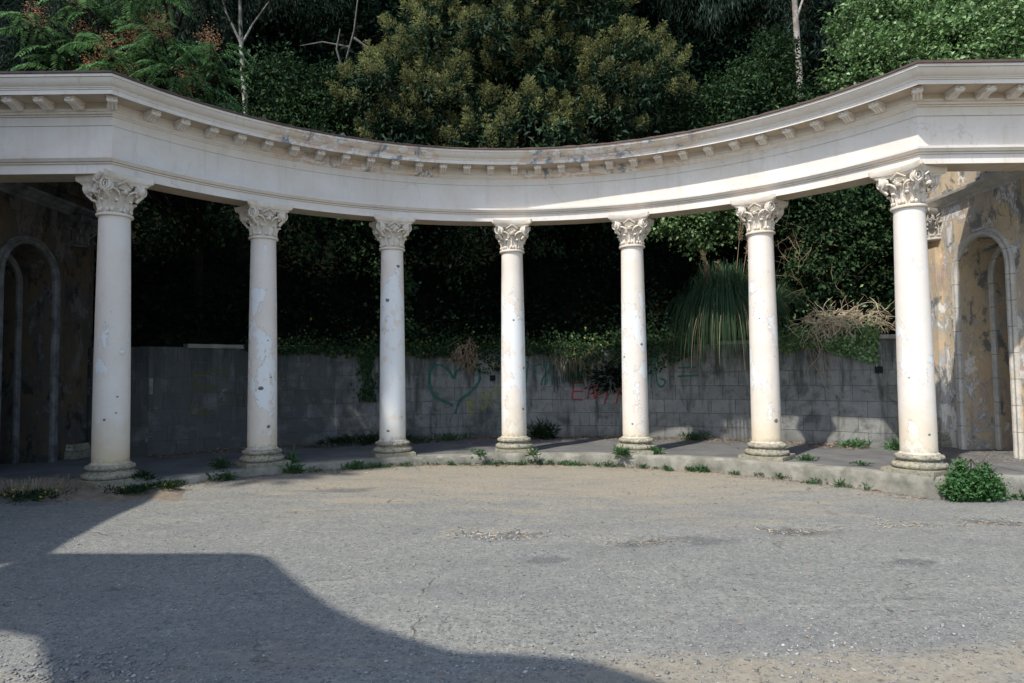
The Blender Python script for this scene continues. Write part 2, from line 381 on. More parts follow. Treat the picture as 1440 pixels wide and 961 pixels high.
def mat_paint(name, col):
    t = NT(name); p = t.pos(); a = t.noise(p, 30, 5, .8); b = t.noise(p, 4, 3, .6)
    pb = t.n('ShaderNodeBsdfPrincipled'); pb.inputs['Base Color'].default_value = (*col, 1); pb.inputs['Roughness'].default_value = .8
    tr = t.n('ShaderNodeBsdfTransparent'); mx = t.n('ShaderNodeMixShader')
    t.L(t.math('MULTIPLY', t.mapr(a, .30, .52), t.mapr(b, .3, .6, .55, .95)), mx.inputs[0]); t.L(tr.outputs[0], mx.inputs[1]); t.L(pb.outputs[0], mx.inputs[2]); t.L(mx.outputs[0], t.out.inputs[0])
    return t.m

M = dict(
    stucco=mat_stucco('cream_painted_stucco'), cornice=mat_stucco('stained_cornice_stucco', True), shaft=mat_shaft(), capital=mat_capital(), base=mat_base(),
    plaster=mat_old_plaster(), innerplaster=mat_old_plaster('damp_brown_plaster', .5), shadeplaster=mat_old_plaster('shade_darkened_plaster', .17, 3.7), shademould=mat_simple('shade_darkened_moulding', (.17, .175, .175), (.07, .07, .07), 4), moulding=mat_moulding(), block=mat_block(), asphalt=mat_asphalt(),  # left pavilion's plaster and moulding copies are darkened to stand in for shade
    mortar=mat_simple('dark_mortar', (.12, .12, .11), (.22, .215, .20), 8),
    kerb=mat_simple('weathered_kerb_concrete', (.30, .285, .245), (.14, .138, .11), 3.2, bs=.9, lo=.35, hi=.65, det=8),
    floor=mat_simple('dark_platform_asphalt', (.10, .102, .10), (.155, .152, .145), 1.6, bs=.6, fs=90),
    metal=mat_simple('rusty_roof_metal', (.07, .05, .045), (.12, .075, .06), 5, rough=.6),
    bent=mat_simple('bent_grey_metal', (.25, .28, .30), (.14, .12, .11), 9, rough=.45),
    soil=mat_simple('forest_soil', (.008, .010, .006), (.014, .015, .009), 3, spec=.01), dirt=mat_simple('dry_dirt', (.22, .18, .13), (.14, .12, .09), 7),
    chip=mat_simple('chipped_plaster', (.10, .105, .11), (.20, .20, .195), 30), hole=mat_simple('dark_drain_hole', (.01, .01, .01), (.015, .015, .015)),
    pale_bark=mat_simple('pale_eucalyptus_bark', (.36, .335, .30), (.19, .165, .14), 4, lo=.45, hi=.6), bark=mat_simple('dark_brown_bark', (.022, .019, .016), (.012, .010, .008), 9, spec=.03), soffit_shade=mat_simple('shade_tinted_underside', (.50, .425, .33), (.42, .345, .26), 2.5, bs=.3), grey_bark=mat_simple('grey_bark', (.15, .145, .135), (.08, .075, .068), 7),
    faded=mat_paint('faded_yellow_paint', (.12, .125, .03)), pale_dry=mat_leaf('pale_dry_vine', [(.44, .36, .25), (.52, .44, .32), (.34, .26, .17)], .1, .8, .2), dry=mat_leaf('dry_straw', [(.30, .23, .14), (.40, .33, .22), (.22, .15, .09), (.36, .30, .20)], .1, .8, .2),
    litter=mat_leaf('leaf_litter', [(.28, .17, .10), (.40, .28, .17), (.20, .12, .08), (.44, .36, .26), (.34, .19, .11)], .05, .8, .2),
    stone=mat_leaf('loose_gravel', [(.11, .12, .13), (.22, .22, .215), (.34, .335, .32), (.16, .165, .17), (.42, .41, .385)], 0.0, .8, .25),
    green=mat_paint('green_spray_paint', (.01, .13, .10)), yellow=mat_paint('yellow_spray_paint', (.26, .26, .03)), red=mat_paint('red_spray_paint', (.34, .025, .035)),
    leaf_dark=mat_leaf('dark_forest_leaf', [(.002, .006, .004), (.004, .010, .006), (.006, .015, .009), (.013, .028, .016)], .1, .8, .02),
    leaf_euc=mat_leaf('eucalyptus_leaf', [(.012, .028, .020), (.022, .042, .030), (.034, .056, .040), (.07, .10, .075)], .15, .7, .05),
    leaf_center=mat_leaf('broad_dark_leaf', [(.010, .030, .017), (.018, .046, .024), (.034, .068, .034), (.07, .10, .05)], .2, .35, .6),
    panicle=mat_leaf('olive_flower_spray', [(.12, .15, .05), (.17, .185, .065), (.20, .165, .08), (.12, .16, .05), (.23, .25, .10)], .3, .8, .2),
    leaf_ail=mat_leaf('fresh_pinnate_leaflet', [(.045, .11, .042), (.075, .165, .055), (.13, .24, .09), (.055, .13, .05)], .35, .4, .5),
    seed=mat_leaf('reddish_seed_cluster', [(.28, .13, .07), (.40, .22, .12), (.33, .17, .10)], .3, .8, .2),
    leaf_bright=mat_leaf('sunny_climber_leaf', [(.055, .115, .04), (.095, .18, .06), (.15, .25, .085), (.30, .40, .22)], .25, .4, .6),  # lightest ramp colour stands in for glints on the leaves
    leaf_ivy=mat_leaf('ivy_leaf', [(.010, .028, .013), (.018, .044, .019), (.032, .066, .027), (.07, .105, .04)], .2, .6, .07),
    leaf_yell=mat_leaf('yellowing_leaf', [(.20, .22, .04), (.32, .28, .05), (.14, .18, .05)], .3, .5, .4),
    leaf_weed=mat_leaf('weed_leaf', [(.04, .09, .035), (.06, .13, .05), (.09, .17, .07)], .25, .5, .4),
    leaf_bush=mat_leaf('kerb_bush_leaf', [(.04, .11, .035), (.06, .15, .048), (.10, .22, .075)], .25, .4, .5),
    pampas=mat_leaf('pampas_blade', [(.016, .045, .024), (.028, .07, .035), (.05, .10, .05), (.10, .13, .065)], .2, .45, .5),
    flower=mat_leaf('yellow_petal', [(.75, .60, .03), (.8, .7, .08)], .2, .6, .3),
)
# ------------------------------------------------------------------ ground
def gz(x, y):
    k = np.clip((np.asarray(y, float)-3.5)/5, 0, 1)
    return -0.20 - 0.016*np.clip(np.asarray(x, float), -8, 8)*k
def grid_mesh(name, xs, ys, zf):
    X, Y = np.meshgrid(xs, ys); Z = zf(X, Y); nx, ny = len(xs), len(ys)
    V = np.stack([X.ravel(), Y.ravel(), Z.ravel()], 1); i = np.arange(nx*ny).reshape(ny, nx)
    F = np.stack([i[:-1, :-1].ravel(), i[:-1, 1:].ravel(), i[1:, 1:].ravel(), i[1:, :-1].ravel()], 1)
    return mesh_np(name, V, F, True)
def bumps(X, Y):
    return (np.sin(X*1.7+1.3*np.sin(Y*.9))*np.cos(Y*1.9+.8*np.sin(X*1.1))*.012 + np.sin(X*5.1+Y*2.3)*np.sin(Y*6.3-X*1.7)*.004)
potholes = [(-.15, 7.75, .42, .05), (.30, 6.75, .30, .04), (3.35, 8.0, .5, .045), (6.1, 8.5, .45, .04), (1.15, 7.35, .35, .03), (2.0, 7.5, .45, .03), (-2.6, 10.6, .5, .03)]
def gzf(X, Y):
    Z = gz(X, Y)+bumps(X, Y)
    for px, py, r, d in potholes: Z = Z-d*np.exp(-(((X-px)/r)**2+((Y-py)/(r*.6))**2)**2)
    return Z
xs = np.concatenate([[-300, -120, -50, -25], np.linspace(-14, 14, 281), [25, 50, 120, 300]])
ys = np.concatenate([[-300, -100, -40, -15, -5], np.linspace(0, 14.6, 147), [25, 60, 300]])
mk('ground', grid_mesh('ground', xs, ys, gzf), M['asphalt'], kind='structure')

def ring_pt(R, a): return (CX+R*math.sin(a), CY+R*math.cos(a))
def front_path(R, ywing, xend, n=96, amax=AK):
    """left wing -> arc -> right wing polyline at radius R (wings at constant y)"""
    pts = [(-xend, ywing)]
    a = math.acos(max(-1, min(1, (ywing-CY)/R)))
    for i in range(n+1):
        pts.append(ring_pt(R, -a+2*a*i/n))
    pts.append((xend, ywing)); return pts
YW = 10.02
kp = front_path(7.06, YW, 18)
kin = front_path(7.34, YW+.2, 18)
def wall_path(R):
    a0 = math.radians(46); pts = [(-9.12, 14.2+R-RW)]
    for i in range(61): pts.append(ring_pt(R, -a0+2*a0*i/60))
    pts.append((9.12, 14.2+R-RW)); return pts
# platform floor: from behind the kerb to the foot of the wall
mb = MB(); fp = front_path(7.33, YW+.19, 18, 80); back = []
n = len(fp)
for i, (x, y) in enumerate(fp):
    if i == 0 or i == n-1: back.append((x, 15.5))
    else:
        dx, dy = x-CX, y-CY; l = math.hypot(dx, dy); back.append((CX+dx/l*10.9, max(CY+dy/l*10.9, y+.3)))
strips = 6
for i in range(n):
    for k in range(strips+1):
        t = k/strips; X = fp[i][0]*(1-t)+back[i][0]*t; Y = fp[i][1]*(1-t)+back[i][1]*t
        mb.v.append((X, Y, .0+.006*math.sin(X*3+Y*2)))
mb.f = [(i*(strips+1)+k, (i+1)*(strips+1)+k, (i+1)*(strips+1)+k+1, i*(strips+1)+k+1) for i in range(n-1) for k in range(strips)]
for s in (-1, 1): mb.box((s*13.5, 13.0, -.004), (11, 5.2, .02))
o = mk('platform_floor', mb, M['floor'], kind='structure'); fixn(o.data)
# kerb: irregular concrete edge
mb = MB(); rr = random.Random(3)
path = []
for (x, y), (xi, yi) in zip(kp, kin): path.append((x, y, xi, yi))
fine = []
for (a, b) in zip(path[:-1], path[1:]):
    m = max(1, int(math.dist(a[:2], b[:2])/.14))
    for k in range(m): fine.append(tuple(a[q]+(b[q]-a[q])*k/m for q in range(4)))
fine.append(path[-1])
for i, (x, y, xi, yi) in enumerate(fine):
    j = rr.uniform(-.012, .012); top = .016+rr.uniform(-.007, .004); nx, ny = xi-x, yi-y; l = math.hypot(nx, ny); nx /= l; ny /= l
    ch = rr.choice([0, 0, 0, 0, 0, .015, .03]) if i % 3 == 0 else 0
    for d, z in ((j-.01, -.6), (j, -.12), (j+.004, top-.03-ch), (j+.022+ch, top-.004-ch*.4), (.10, top), (l, top-.006), (l, -.5)):
        mb.v.append((x+nx*d, y+ny*d, z))
mb.f = [(i*7+k, (i+1)*7+k, (i+1)*7+k+1, i*7+k+1) for i in range(len(fine)-1) for k in range(6)]
o = mk('kerb', mb, M['kerb'], smooth=35, kind='structure'); fixn(o.data)

# hill behind the block wall
def ybase(x):
    ax = np.abs(np.asarray(x, float)-CX)
    return np.where(ax < 7.75, CY+np.sqrt(np.maximum(10.95**2-np.minimum(ax, 7.75)**2, 1)), 14.45)
hx = np.concatenate([[-60, -35], np.linspace(-22, 22, 111), [35, 60]]); hs = np.concatenate([[0, .02], np.linspace(.3, 24, 50), [40, 70]])
X, S = np.meshgrid(hx, hs); Y = ybase(X)+S
Z = np.where(S < .01, -.5, 2.22+np.minimum(S, 26)*1.02+np.maximum(S-26, 0)*.2+.25*np.sin(X*1.3)*np.sin(S*1.1)*np.clip(S, 0, 1))
i = np.arange(X.size).reshape(X.shape); V = np.stack([X.ravel(), Y.ravel(), Z.ravel()], 1)
F = np.stack([i[:-1, :-1].ravel(), i[:-1, 1:].ravel(), i[1:, 1:].ravel(), i[1:, :-1].ravel()], 1)
mk('hill', mesh_np('hill', V, F, True), M['soil'], kind='structure')
def hill_z(x, y):
    s = float(y-ybase(x)); return 2.22+min(max(s, 0), 26)*1.02

# ------------------------------------------------------------------ retaining wall of concrete blocks
wall = empty('retaining_wall', (CX, CY+RW, 0), label='curved grey concrete block wall with graffiti behind the columns', cat='wall')
mb = MB(); wp = wall_path(RW+.018); wq = wall_path(RW+.30)
vs = []
for (x, y), (xb, yb) in zip(wp, wq): vs += [(x, y, -.3), (x, y, 2.27), (xb, yb, 2.27), (xb, yb, -.3)]
n = len(wp); mb.add(vs, [(i*4+k, (i+1)*4+k, (i+1)*4+(k+1) % 4, i*4+(k+1) % 4) for i in range(n-1) for k in range(4)])
o = mk('mortar_core', mb, M['mortar'], wall); fixn(o.data)
BH, BW = .334, .56
# length-wise stations along the wall face
wf = wall_path(RW); cum = [0]
for a, b in zip(wf[:-1], wf[1:]): cum.append(cum[-1]+math.dist(a, b))
def along(s):
    s = min(max(s, 0), cum[-1]-1e-4); k = max(0, np.searchsorted(cum, s, side='right')-1); t = (s-cum[k])/(cum[k+1]-cum[k])
    a, b = wf[k], wf[k+1]; dx, dy = (b[0]-a[0]), (b[1]-a[1]); l = math.hypot(dx, dy)
    return a[0]+dx*t, a[1]+dy*t, math.atan2(dy, dx)
def block_mesh(wd, seed):
    r = random.Random(seed); bm = bmesh.new(); bmesh.ops.create_cube(bm, size=1)
    for v in bm.verts: v.co = Vector((v.co.x*(wd-.008), v.co.y*.12+.06, v.co.z*(BH-.008)))
    for v in bm.verts:
        if v.co.y < .05: v.co += Vector((r.uniform(-.004, .004), r.uniform(-.003, .003), r.uniform(-.003, .003)))
    bmesh.ops.bevel(bm, geom=[e for e in bm.edges if all(v.co.y < .05 for v in e.verts)], offset=.004, segments=1, affect='EDGES')
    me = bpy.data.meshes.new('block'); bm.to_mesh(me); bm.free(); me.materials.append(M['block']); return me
bms = [block_mesh(BW, i) for i in range(5)]; short = {}
rb = random.Random(5)
for row, r0_, r1_ in [(q, a_, b_) for q in range(7) for a_, b_ in ((0, cum[1]), (cum[1], cum[-2]), (cum[-2], cum[-1]))]:
    s = r0_-(row % 2)*BW/2 + ((.09-BW) if row % 3 == 1 else 0)
    while s < r1_:
        a, b = max(s, r0_), min(s+BW, r1_); s += BW
        if b-a < .12: continue
        if b-a > BW-.01: me = rb.choice(bms)
        else:
            key = round(b-a, 2)
            if key not in short: short[key] = block_mesh(b-a, int(key*100))
            me = short[key]
        x, y, ang = along((a+b)/2)
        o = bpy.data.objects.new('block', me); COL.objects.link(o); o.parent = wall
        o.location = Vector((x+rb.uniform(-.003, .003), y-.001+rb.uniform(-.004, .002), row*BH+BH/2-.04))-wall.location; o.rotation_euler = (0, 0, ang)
# coping stones on the parts where it survives
cope = empty('coping', (0, 0, 0)); bpy.data.objects.remove(cope)
for (s0, s1) in ((2.3, 3.6), (3.75, 5.2), (15.2, 16.6), (16.75, 18.2), (18.3, 19.6)):
    mb = MB(); k = 8; vs = []
    for i in range(k+1):
        x, y, a = along(s0+(s1-s0)*i/k); nx, ny = -math.sin(a), math.cos(a)
        for d, z in ((-.05, 2.275), (-.055, 2.35), (-.04, 2.365), (.27, 2.375), (.27, 2.275)): vs.append((x+nx*d, y+ny*d, z+rb.uniform(-.004, .004)))
    mb.add(vs, [(i*5+q, (i+1)*5+q, (i+1)*5+(q+1) % 5, i*5+(q+1) % 5) for i in range(k) for q in range(5)]+[(0, 1, 2, 3, 4), tuple(k*5+q for q in (4, 3, 2, 1, 0))])
    o = mk('coping_stone', mb, M['kerb'], wall); fixn(o.data)
def wall_xyz(th, z, out=.0): return (CX+(RW-out)*math.sin(th), CY+(RW-out)*math.cos(th), z)
for th, z in ((-.0535, 1.53), (.7983, 1.63)):
    mb = MB(); c = wall_xyz(th, z, .012); mb.box(c, (.14, .05, .14), -th); mk('drain_hole', mb, M['hole'], wall)
GR = [["green",0.035,[[-0.1441,0.63],[-0.1327,0.96],[-0.1081,1.16],[-0.0883,1.41],[-0.0845,1.58],[-0.0911,1.79],[-0.1015,1.86],[-0.1204,1.81],[-0.1394,1.72],[-0.1479,1.54],[-0.1554,1.69],[-0.1689,1.83],[-0.1812,1.88],[-0.1974,1.83],[-0.2051,1.63],[-0.2051,1.39],[-0.1974,1.15],[-0.1851,1.02],[-0.1659,0.93],[-0.1499,0.84]]],["yellow",0.026,[[-0.1166,1.04],[-0.1053,0.58]]],["yellow",0.026,[[-0.0987,0.98],[-0.11,0.83],[-0.093,0.62]]],["yellow",0.026,[[-0.0826,1.13],[-0.0695,1.17],[-0.0657,1.0],[-0.0713,0.79],[-0.0808,0.76],[-0.0854,0.9],[-0.0826,1.13]]],["yellow",0.026,[[-0.0563,1.15],[-0.0554,0.82]]],["yellow",0.026,[[-0.0629,1.13],[-0.0403,1.27]]],["yellow",0.026,[[-0.0328,1.26],[-0.0394,1.13],[-0.0328,0.99],[-0.0375,0.85]]],["green",0.03,[[0.0273,1.93],[0.0329,1.89],[0.0301,1.66],[0.0282,1.41]]],["green",0.03,[[0.0489,1.66],[0.0489,1.8],[0.0574,1.87],[0.0696,1.85],[0.0743,1.8],[0.0809,1.96]]],["green",0.03,[[0.0733,1.32],[0.0753,1.65],[0.0753,1.8]]],["green",0.03,[[0.1111,1.89],[0.0979,1.85],[0.0818,1.69],[0.0705,1.55],[0.063,1.33]]],["green",0.03,[[0.0818,1.69],[0.0885,1.62],[0.0913,1.33]]],["green",0.03,[[0.1376,1.65],[0.1889,1.67]]],["green",0.03,[[0.1613,2.14],[0.1603,1.4]]],["green",0.03,[[0.1566,2.1],[0.1546,1.4]]],["green",0.03,[[0.319,1.86],[0.316,1.31]]],["green",0.03,[[0.3261,1.93],[0.3249,1.24]]],["green",0.03,[[0.335,1.9],[0.338,1.45],[0.3439,1.28],[0.3528,1.29],[0.3579,1.41],[0.3469,1.47]]],["green",0.03,[[0.327,1.98],[0.343,1.88],[0.3587,1.82]]],["green",0.03,[[0.387,1.73],[0.4278,1.74]]],["green",0.03,[[0.3861,1.52],[0.432,1.54]]],["red",0.03,[[0.1404,1.38],[0.167,1.38]]],["red",0.03,[[0.1433,1.38],[0.1376,0.96]]],["red",0.03,[[0.1414,1.16],[0.1651,1.17]]],["red",0.03,[[0.1376,0.96],[0.1633,0.95]]],["red",0.03,[[0.1747,0.98],[0.1861,1.36],[0.1927,0.97],[0.2032,1.37]]],["red",0.03,[[0.2053,1.09],[0.2226,1.16],[0.2148,0.85]]],["red",0.03,[[0.2369,1.12],[0.2497,1.17],[0.2419,0.83]]],["yellow",0.022,[[-0.7245,1.54],[-0.7132,1.56]]],["yellow",0.022,[[-0.7185,1.55],[-0.7185,1.35]]],["yellow",0.022,[[-0.7119,1.54],[-0.7119,1.36]]],["yellow",0.022,[[-0.7119,1.44],[-0.7072,1.47],[-0.7059,1.38]]],["yellow",0.022,[[-0.7025,1.46],[-0.7025,1.38]]],["yellow",0.022,[[-0.6946,1.46],[-0.6985,1.42],[-0.6946,1.37]]],["yellow",0.022,[[-0.6859,1.44],[-0.6899,1.42],[-0.6899,1.37],[-0.6859,1.39],[-0.6852,1.45],[-0.6839,1.37]]],["yellow",0.022,[[-0.6771,1.45],[-0.6805,1.4],[-0.6758,1.37],[-0.6732,1.42],[-0.6771,1.45]]],["yellow",0.022,[[-0.7205,1.8],[-0.7192,1.67],[-0.7092,1.69]]],["yellow",0.022,[[-0.7059,1.77],[-0.7046,1.69],[-0.6993,1.69],[-0.6999,1.77]]],["yellow",0.022,[[-0.6925,1.8],[-0.6905,1.67]]],["yellow",0.022,[[-0.6839,1.78],[-0.6899,1.73],[-0.6826,1.67]]],["yellow",0.022,[[-0.6745,1.68],[-0.6711,1.8],[-0.6672,1.68]]],["yellow",0.022,[[-0.6625,1.76],[-0.6585,1.8],[-0.6565,1.7]]],["yellow",0.022,[[-0.7145,1.09],[-0.7245,1.0],[-0.7225,0.84],[-0.7125,0.8]]],["yellow",0.022,[[-0.7085,1.09],[-0.7072,0.83]]],["yellow",0.022,[[-0.7072,0.93],[-0.7025,0.94],[-0.7012,0.84]]],["yellow",0.022,[[-0.6972,0.86],[-0.6912,0.87],[-0.6939,0.92],[-0.6972,0.86],[-0.6912,0.82]]],["yellow",0.022,[[-0.6865,0.9],[-0.6812,0.9],[-0.6826,0.82],[-0.6792,0.8]]],["yellow",0.022,[[-0.6625,1.2],[-0.6685,1.1],[-0.6565,1.07]]],["yellow",0.022,[[-0.6504,1.23],[-0.6471,1.1],[-0.6411,1.09]]],["yellow",0.022,[[-0.633,1.16],[-0.6202,1.15],[-0.6176,1.09]]]]
for colr, wd, pts in GR:
    # smooth stroke of spray paint lying on the block faces
    P = []
    for i in range(len(pts)-1):
        p0, p1, p2, p3 = pts[max(i-1, 0)], pts[i], pts[i+1], pts[min(i+2, len(pts)-1)]
        for k in range(6 if len(pts) > 2 else 3):
            t = k/(6 if len(pts) > 2 else 3)
            P.append(tuple(.5*((2*p1[q])+(-p0[q]+p2[q])*t+(2*p0[q]-5*p1[q]+4*p2[q]-p3[q])*t*t+(-p0[q]+3*p1[q]-3*p2[q]+p3[q])*t**3) for q in (0, 1)))
    P.append(tuple(pts[-1])); vs = []; r = random.Random(len(P))
    for i, (th, z) in enumerate(P):
        a, b = P[max(i-1, 0)], P[min(i+1, len(P)-1)]; du, dz = (b[0]-a[0])*RW, b[1]-a[1]; l = math.hypot(du, dz) or 1
        h = wd*(.95 if len(pts) > 15 else .8)*r.uniform(.75, 1.25); nu, nz = -dz/l*h, du/l*h
        vs += [wall_xyz(th+nu/RW, z+nz, .0125), wall_xyz(th-nu/RW, z-nz, .0125)]
    me = MB(); me.add(vs, [(2*i, 2*i+1, 2*i+3, 2*i+2) for i in range(len(P)-1)])
    mk('graffiti_stroke', me, M['faded' if colr == 'yellow' and pts[0][0] < -.4 else colr], wall, label=colr+' spray paint stroke on the block wall')
# ------------------------------------------------------------------ colonnade entablature
ent = empty('entablature', (CX, CY+RF, 4.82), label='long curved cream entablature with a bracketed cornice carried by the columns', cat='entablature')
def ent_path(p, xend=19.5):
    """horizontal path of the section point that stands p in front of the frieze face"""
    K = lambda s: (CX+.026+s*RF*math.sin(AK)-s*p*math.tan(AK/2), CY+RF*math.cos(AK)-p)
    pts = [(-xend, K(-1)[1]), K(-1)]
    R = RF-p
    n = 118; a1 = math.acos(max(-1, min(1, (K(1)[1]-CY)/R))) if False else None
    for i in range(1, n):
        a = -AK+2*AK*i/n; pts.append((CX+.026+R*math.sin(a), CY+R*math.cos(a)))
    pts += [K(1), (xend, K(1)[1])]; return pts
ECX = CX+.026
def zs(z): return float(np.interp(z, [4.80, 4.955, 5.092, 5.57, 5.705, 5.945, 5.982, 6.004, 6.118, 6.155, 6.3], [4.835, 4.982, 5.10, 5.589, 5.735, 5.925, 5.976, 6.0, 6.114, 6.159, 6.304]))
def sweep(name, prof, mat, closed=True, smooth=28, jit=0):
    paths = [ent_path(p) for p, z in prof]; k = len(prof); n = len(paths[0]); vs = []
    r = random.Random(2)
    # extra stations on the straight wings
    for i in range(n):
        for q in range(k):
            x, y = paths[q][i]; vs.append((x, y, zs(prof[q][1])))
    m = MB(); rng_k = k if closed else k-1
    fs = [(i*k+q, i*k+(q+1) % k, (i+1)*k+(q+1) % k, (i+1)*k+q) for i in range(n-1) for q in range(rng_k)]
    if closed: fs += [tuple(range(k)), tuple((n-1)*k+q for q in range(k))[::-1]]
    m.add(vs, fs); o = mk(name, m, mat, ent, smooth=smooth); fixn(o.data); o.data.materials.append(M['soffit_shade'])
    for pg_ in o.data.polygons:      # darker tan paints in the shade of undersides and bracket course
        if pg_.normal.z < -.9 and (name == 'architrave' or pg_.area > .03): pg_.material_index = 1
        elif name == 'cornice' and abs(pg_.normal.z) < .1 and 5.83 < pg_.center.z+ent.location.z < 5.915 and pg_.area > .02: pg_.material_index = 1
    return o
BK = -.43
sweep('architrave', [(0, 4.80), (0, 4.955), (.022, 4.96), (.026, 4.982), (.05, 4.995), (.072, 5.03), (.085, 5.042), (.088, 5.082), (.0, 5.092), (BK, 5.092), (BK, 4.80)], M['stucco'])
sweep('frieze', [(-.004, 5.092), (-.004, 5.563), (-.018, 5.566), (-.018, 5.577), (-.004, 5.58), (-.004, 5.705), (BK+.01, 5.705), (BK+.01, 5.092)], M['stucco'])
sweep('cornice', [(-.004, 5.705), (.02, 5.708), (.024, 5.73), (.05, 5.742), (.058, 5.765), (.062, 5.778), (.075, 5.782), (.075, 5.822), (.083, 5.828), (.083, 5.945), (.42, 5.955), (.42, 5.925), (.445, 5.925), (.445, 5.98), (.458, 5.984), (.46, 6.0), (.47, 6.004), (.472, 6.018), (.492, 6.028), (.528, 6.052), (.555, 6.082), (.575, 6.115), (.592, 6.12), (.596, 6.155), (.55, 6.16), (BK-.15, 6.17), (BK-.15, 6.02), (BK, 5.95), (BK, 5.705)], M['cornice'])
# buckled sheet metal on top
prof = [(.60, 6.150), (.618, 6.155), (.618, 6.185), (.55, 6.20), (.1, 6.225), (BK-.17, 6.22)]
paths = [ent_path(p) for p, z in prof]; m = MB(); rj = random.Random(9); k = len(prof)
for i in range(len(paths[0])):
    j = rj.uniform(-.006, .010)
    for q in range(k): x, y = paths[q][i]; m.v.append((x, y, zs(prof[q][1])+(j if q in (2, 3) else 0)))
m.f = [(i*k+q, i*k+q+1, (i+1)*k+q+1, (i+1)*k+q) for i in range(len(paths[0])-1) for q in range(k-1)]
o = mk('roof_flashing', m, M['metal'], ent); fixn(o.data)
def flap(name, pts, mat):
    m = MB(); a, b, c = [Vector(p) for p in pts]; nn = (b-a).cross(c-a).normalized()*.008
    m.add([a+nn, b+nn, c+nn, a-nn, b-nn, c-nn], [(0, 1, 2), (5, 4, 3), (0, 3, 4, 1), (1, 4, 5, 2), (2, 5, 3, 0)]); mk(name, m, mat, ent, label='bent loose piece of roof metal')
flap('loose_metal_sheet', [(-3.42, 12.75, 6.24), (-3.12, 12.85, 6.24), (-3.30, 12.9, 6.44)], M['bent'])
flap('loose_metal_sheet', [(-3.75, 12.70, 6.24), (-3.70, 12.72, 6.24), (-3.42, 12.9, 6.47)], M['metal'])
flap('loose_metal_sheet', [(-2.35, 13.2, 6.25), (-2.28, 13.22, 6.25), (-2.05, 13.25, 6.36)], M['metal'])
flap('loose_metal_sheet', [(-1.95, 13.3, 6.34), (-1.6, 13.35, 6.25), (-1.68, 13.35, 6.25)], M['metal'])

# modillion bracket: scroll with a drooping leaf, shared mesh; local -Y points out of the wall
def modillion_mesh():
    m = MB(); W = .13; prof = []
    prof += [(0, .0), (-.33, .0), (-.335, -.03)]
    for i in range(7): a = math.radians(100-i*38); prof.append((-.295+.045*math.cos(a+PI/2)*1.0, -.055+.04*math.sin(a-PI/2)))
    prof = [(0, 0), (-.33, 0), (-.338, -.025), (-.345, -.05), (-.335, -.08), (-.31, -.092), (-.28, -.085), (-.245, -.075), (-.19, -.085), (-.13, -.115), (-.07, -.135), (-.03, -.13), (0, -.11)]
    n = len(prof)
    for sx, w in ((0, W),):
        m.add([(-w/2, y, z) for y, z in prof]+[(w/2, y, z) for y, z in prof], [tuple(range(n))[::-1], tuple(range(n, 2*n))]+[(i, (i+1) % n, n+(i+1) % n, n+i) for i in range(n)])
    for x in (-.045, 0, .045):   # ribs of the leaf underneath
        m.tube([(x, -.30, -.088), (x, -.24, -.08), (x, -.18, -.092), (x, -.12, -.122), (x, -.06, -.14)], [.016, .018, .02, .02, .012], 5)
    for s in (-1, 1):
        m.tube([(s*.05, -.305, -.045), (s*.078, -.305, -.045)], [.036, .03], 10)
        m.tube([(s*.05, -.05, -.085), (s*.075, -.05, -.085)], [.045, .038], 10)
    m.box((0, -.17, .006), (.155, .36, .024)); m.box((0, -.345, .0), (.15, .02, .03))
    m.ball((0, -.352, -.032), (.034, .026, .024), 8, 6)
    m.v = [(x*.98, y*.82, z*.82) for x, y, z in m.v]
    me = bpy.data.meshes.new('modillion'); me.from_pydata(m.v, [], m.f); me.shade_smooth(); me.set_sharp_from_angle(angle=math.radians(40)); me.materials.append(M['stucco']); fixn(me); return me
mod = modillion_mesh(); zm = zs(5.945)-.014
def put_mod(x, y, rz):
    o = bpy.data.objects.new('modillion', mod); COL.objects.link(o); o.parent = ent; o.location = Vector((x, y, zm))-ent.location; o.rotation_euler = (0, 0, rz)
for i in range(-14, 15):
    a = i*AK/15
    x, y = ECX+(RF-.083)*math.sin(a), CY+(RF-.083)*math.cos(a); put_mod(x, y, -a)
kx, ky = ECX+RF*math.sin(AK), CY+RF*math.cos(AK)
for s in (-1, 1):
    put_mod(ECX+s*(RF*math.sin(AK)-.083*math.tan(AK/2)), ky-.083/1.0, -s*AK/2)
    for j in range(1, 15): put_mod(ECX+s*(RF*math.sin(AK)-.03)+s*.475*j, ky-.083, 0)
# unseen roof over the passage behind each wing, edges shaped to cut off sun
r = MB(); r.prism([(-kx+.15, ky+.44), (-kx+.3, ky+.9), (-7.2, 12.6), (-8.6, 14.0), (-9.2, 14.3), (-9.2, ky+.44)][::-1], 6.18, 6.30); mk('passage_shade_roof', r, M['stucco'], ent)
for s in (1,):
    r = MB(); r.prism([(s*(kx-.2), ky+.44), (s*(kx+.3), ky+.68), (s*7.25, 11.25), (s*8.0, 12.05), (s*8.6, 12.2), (s*9.2, 12.4), (s*9.2, ky+.44)][::s], 6.18, 6.30); mk('passage_shade_roof', r, M['stucco'], ent)

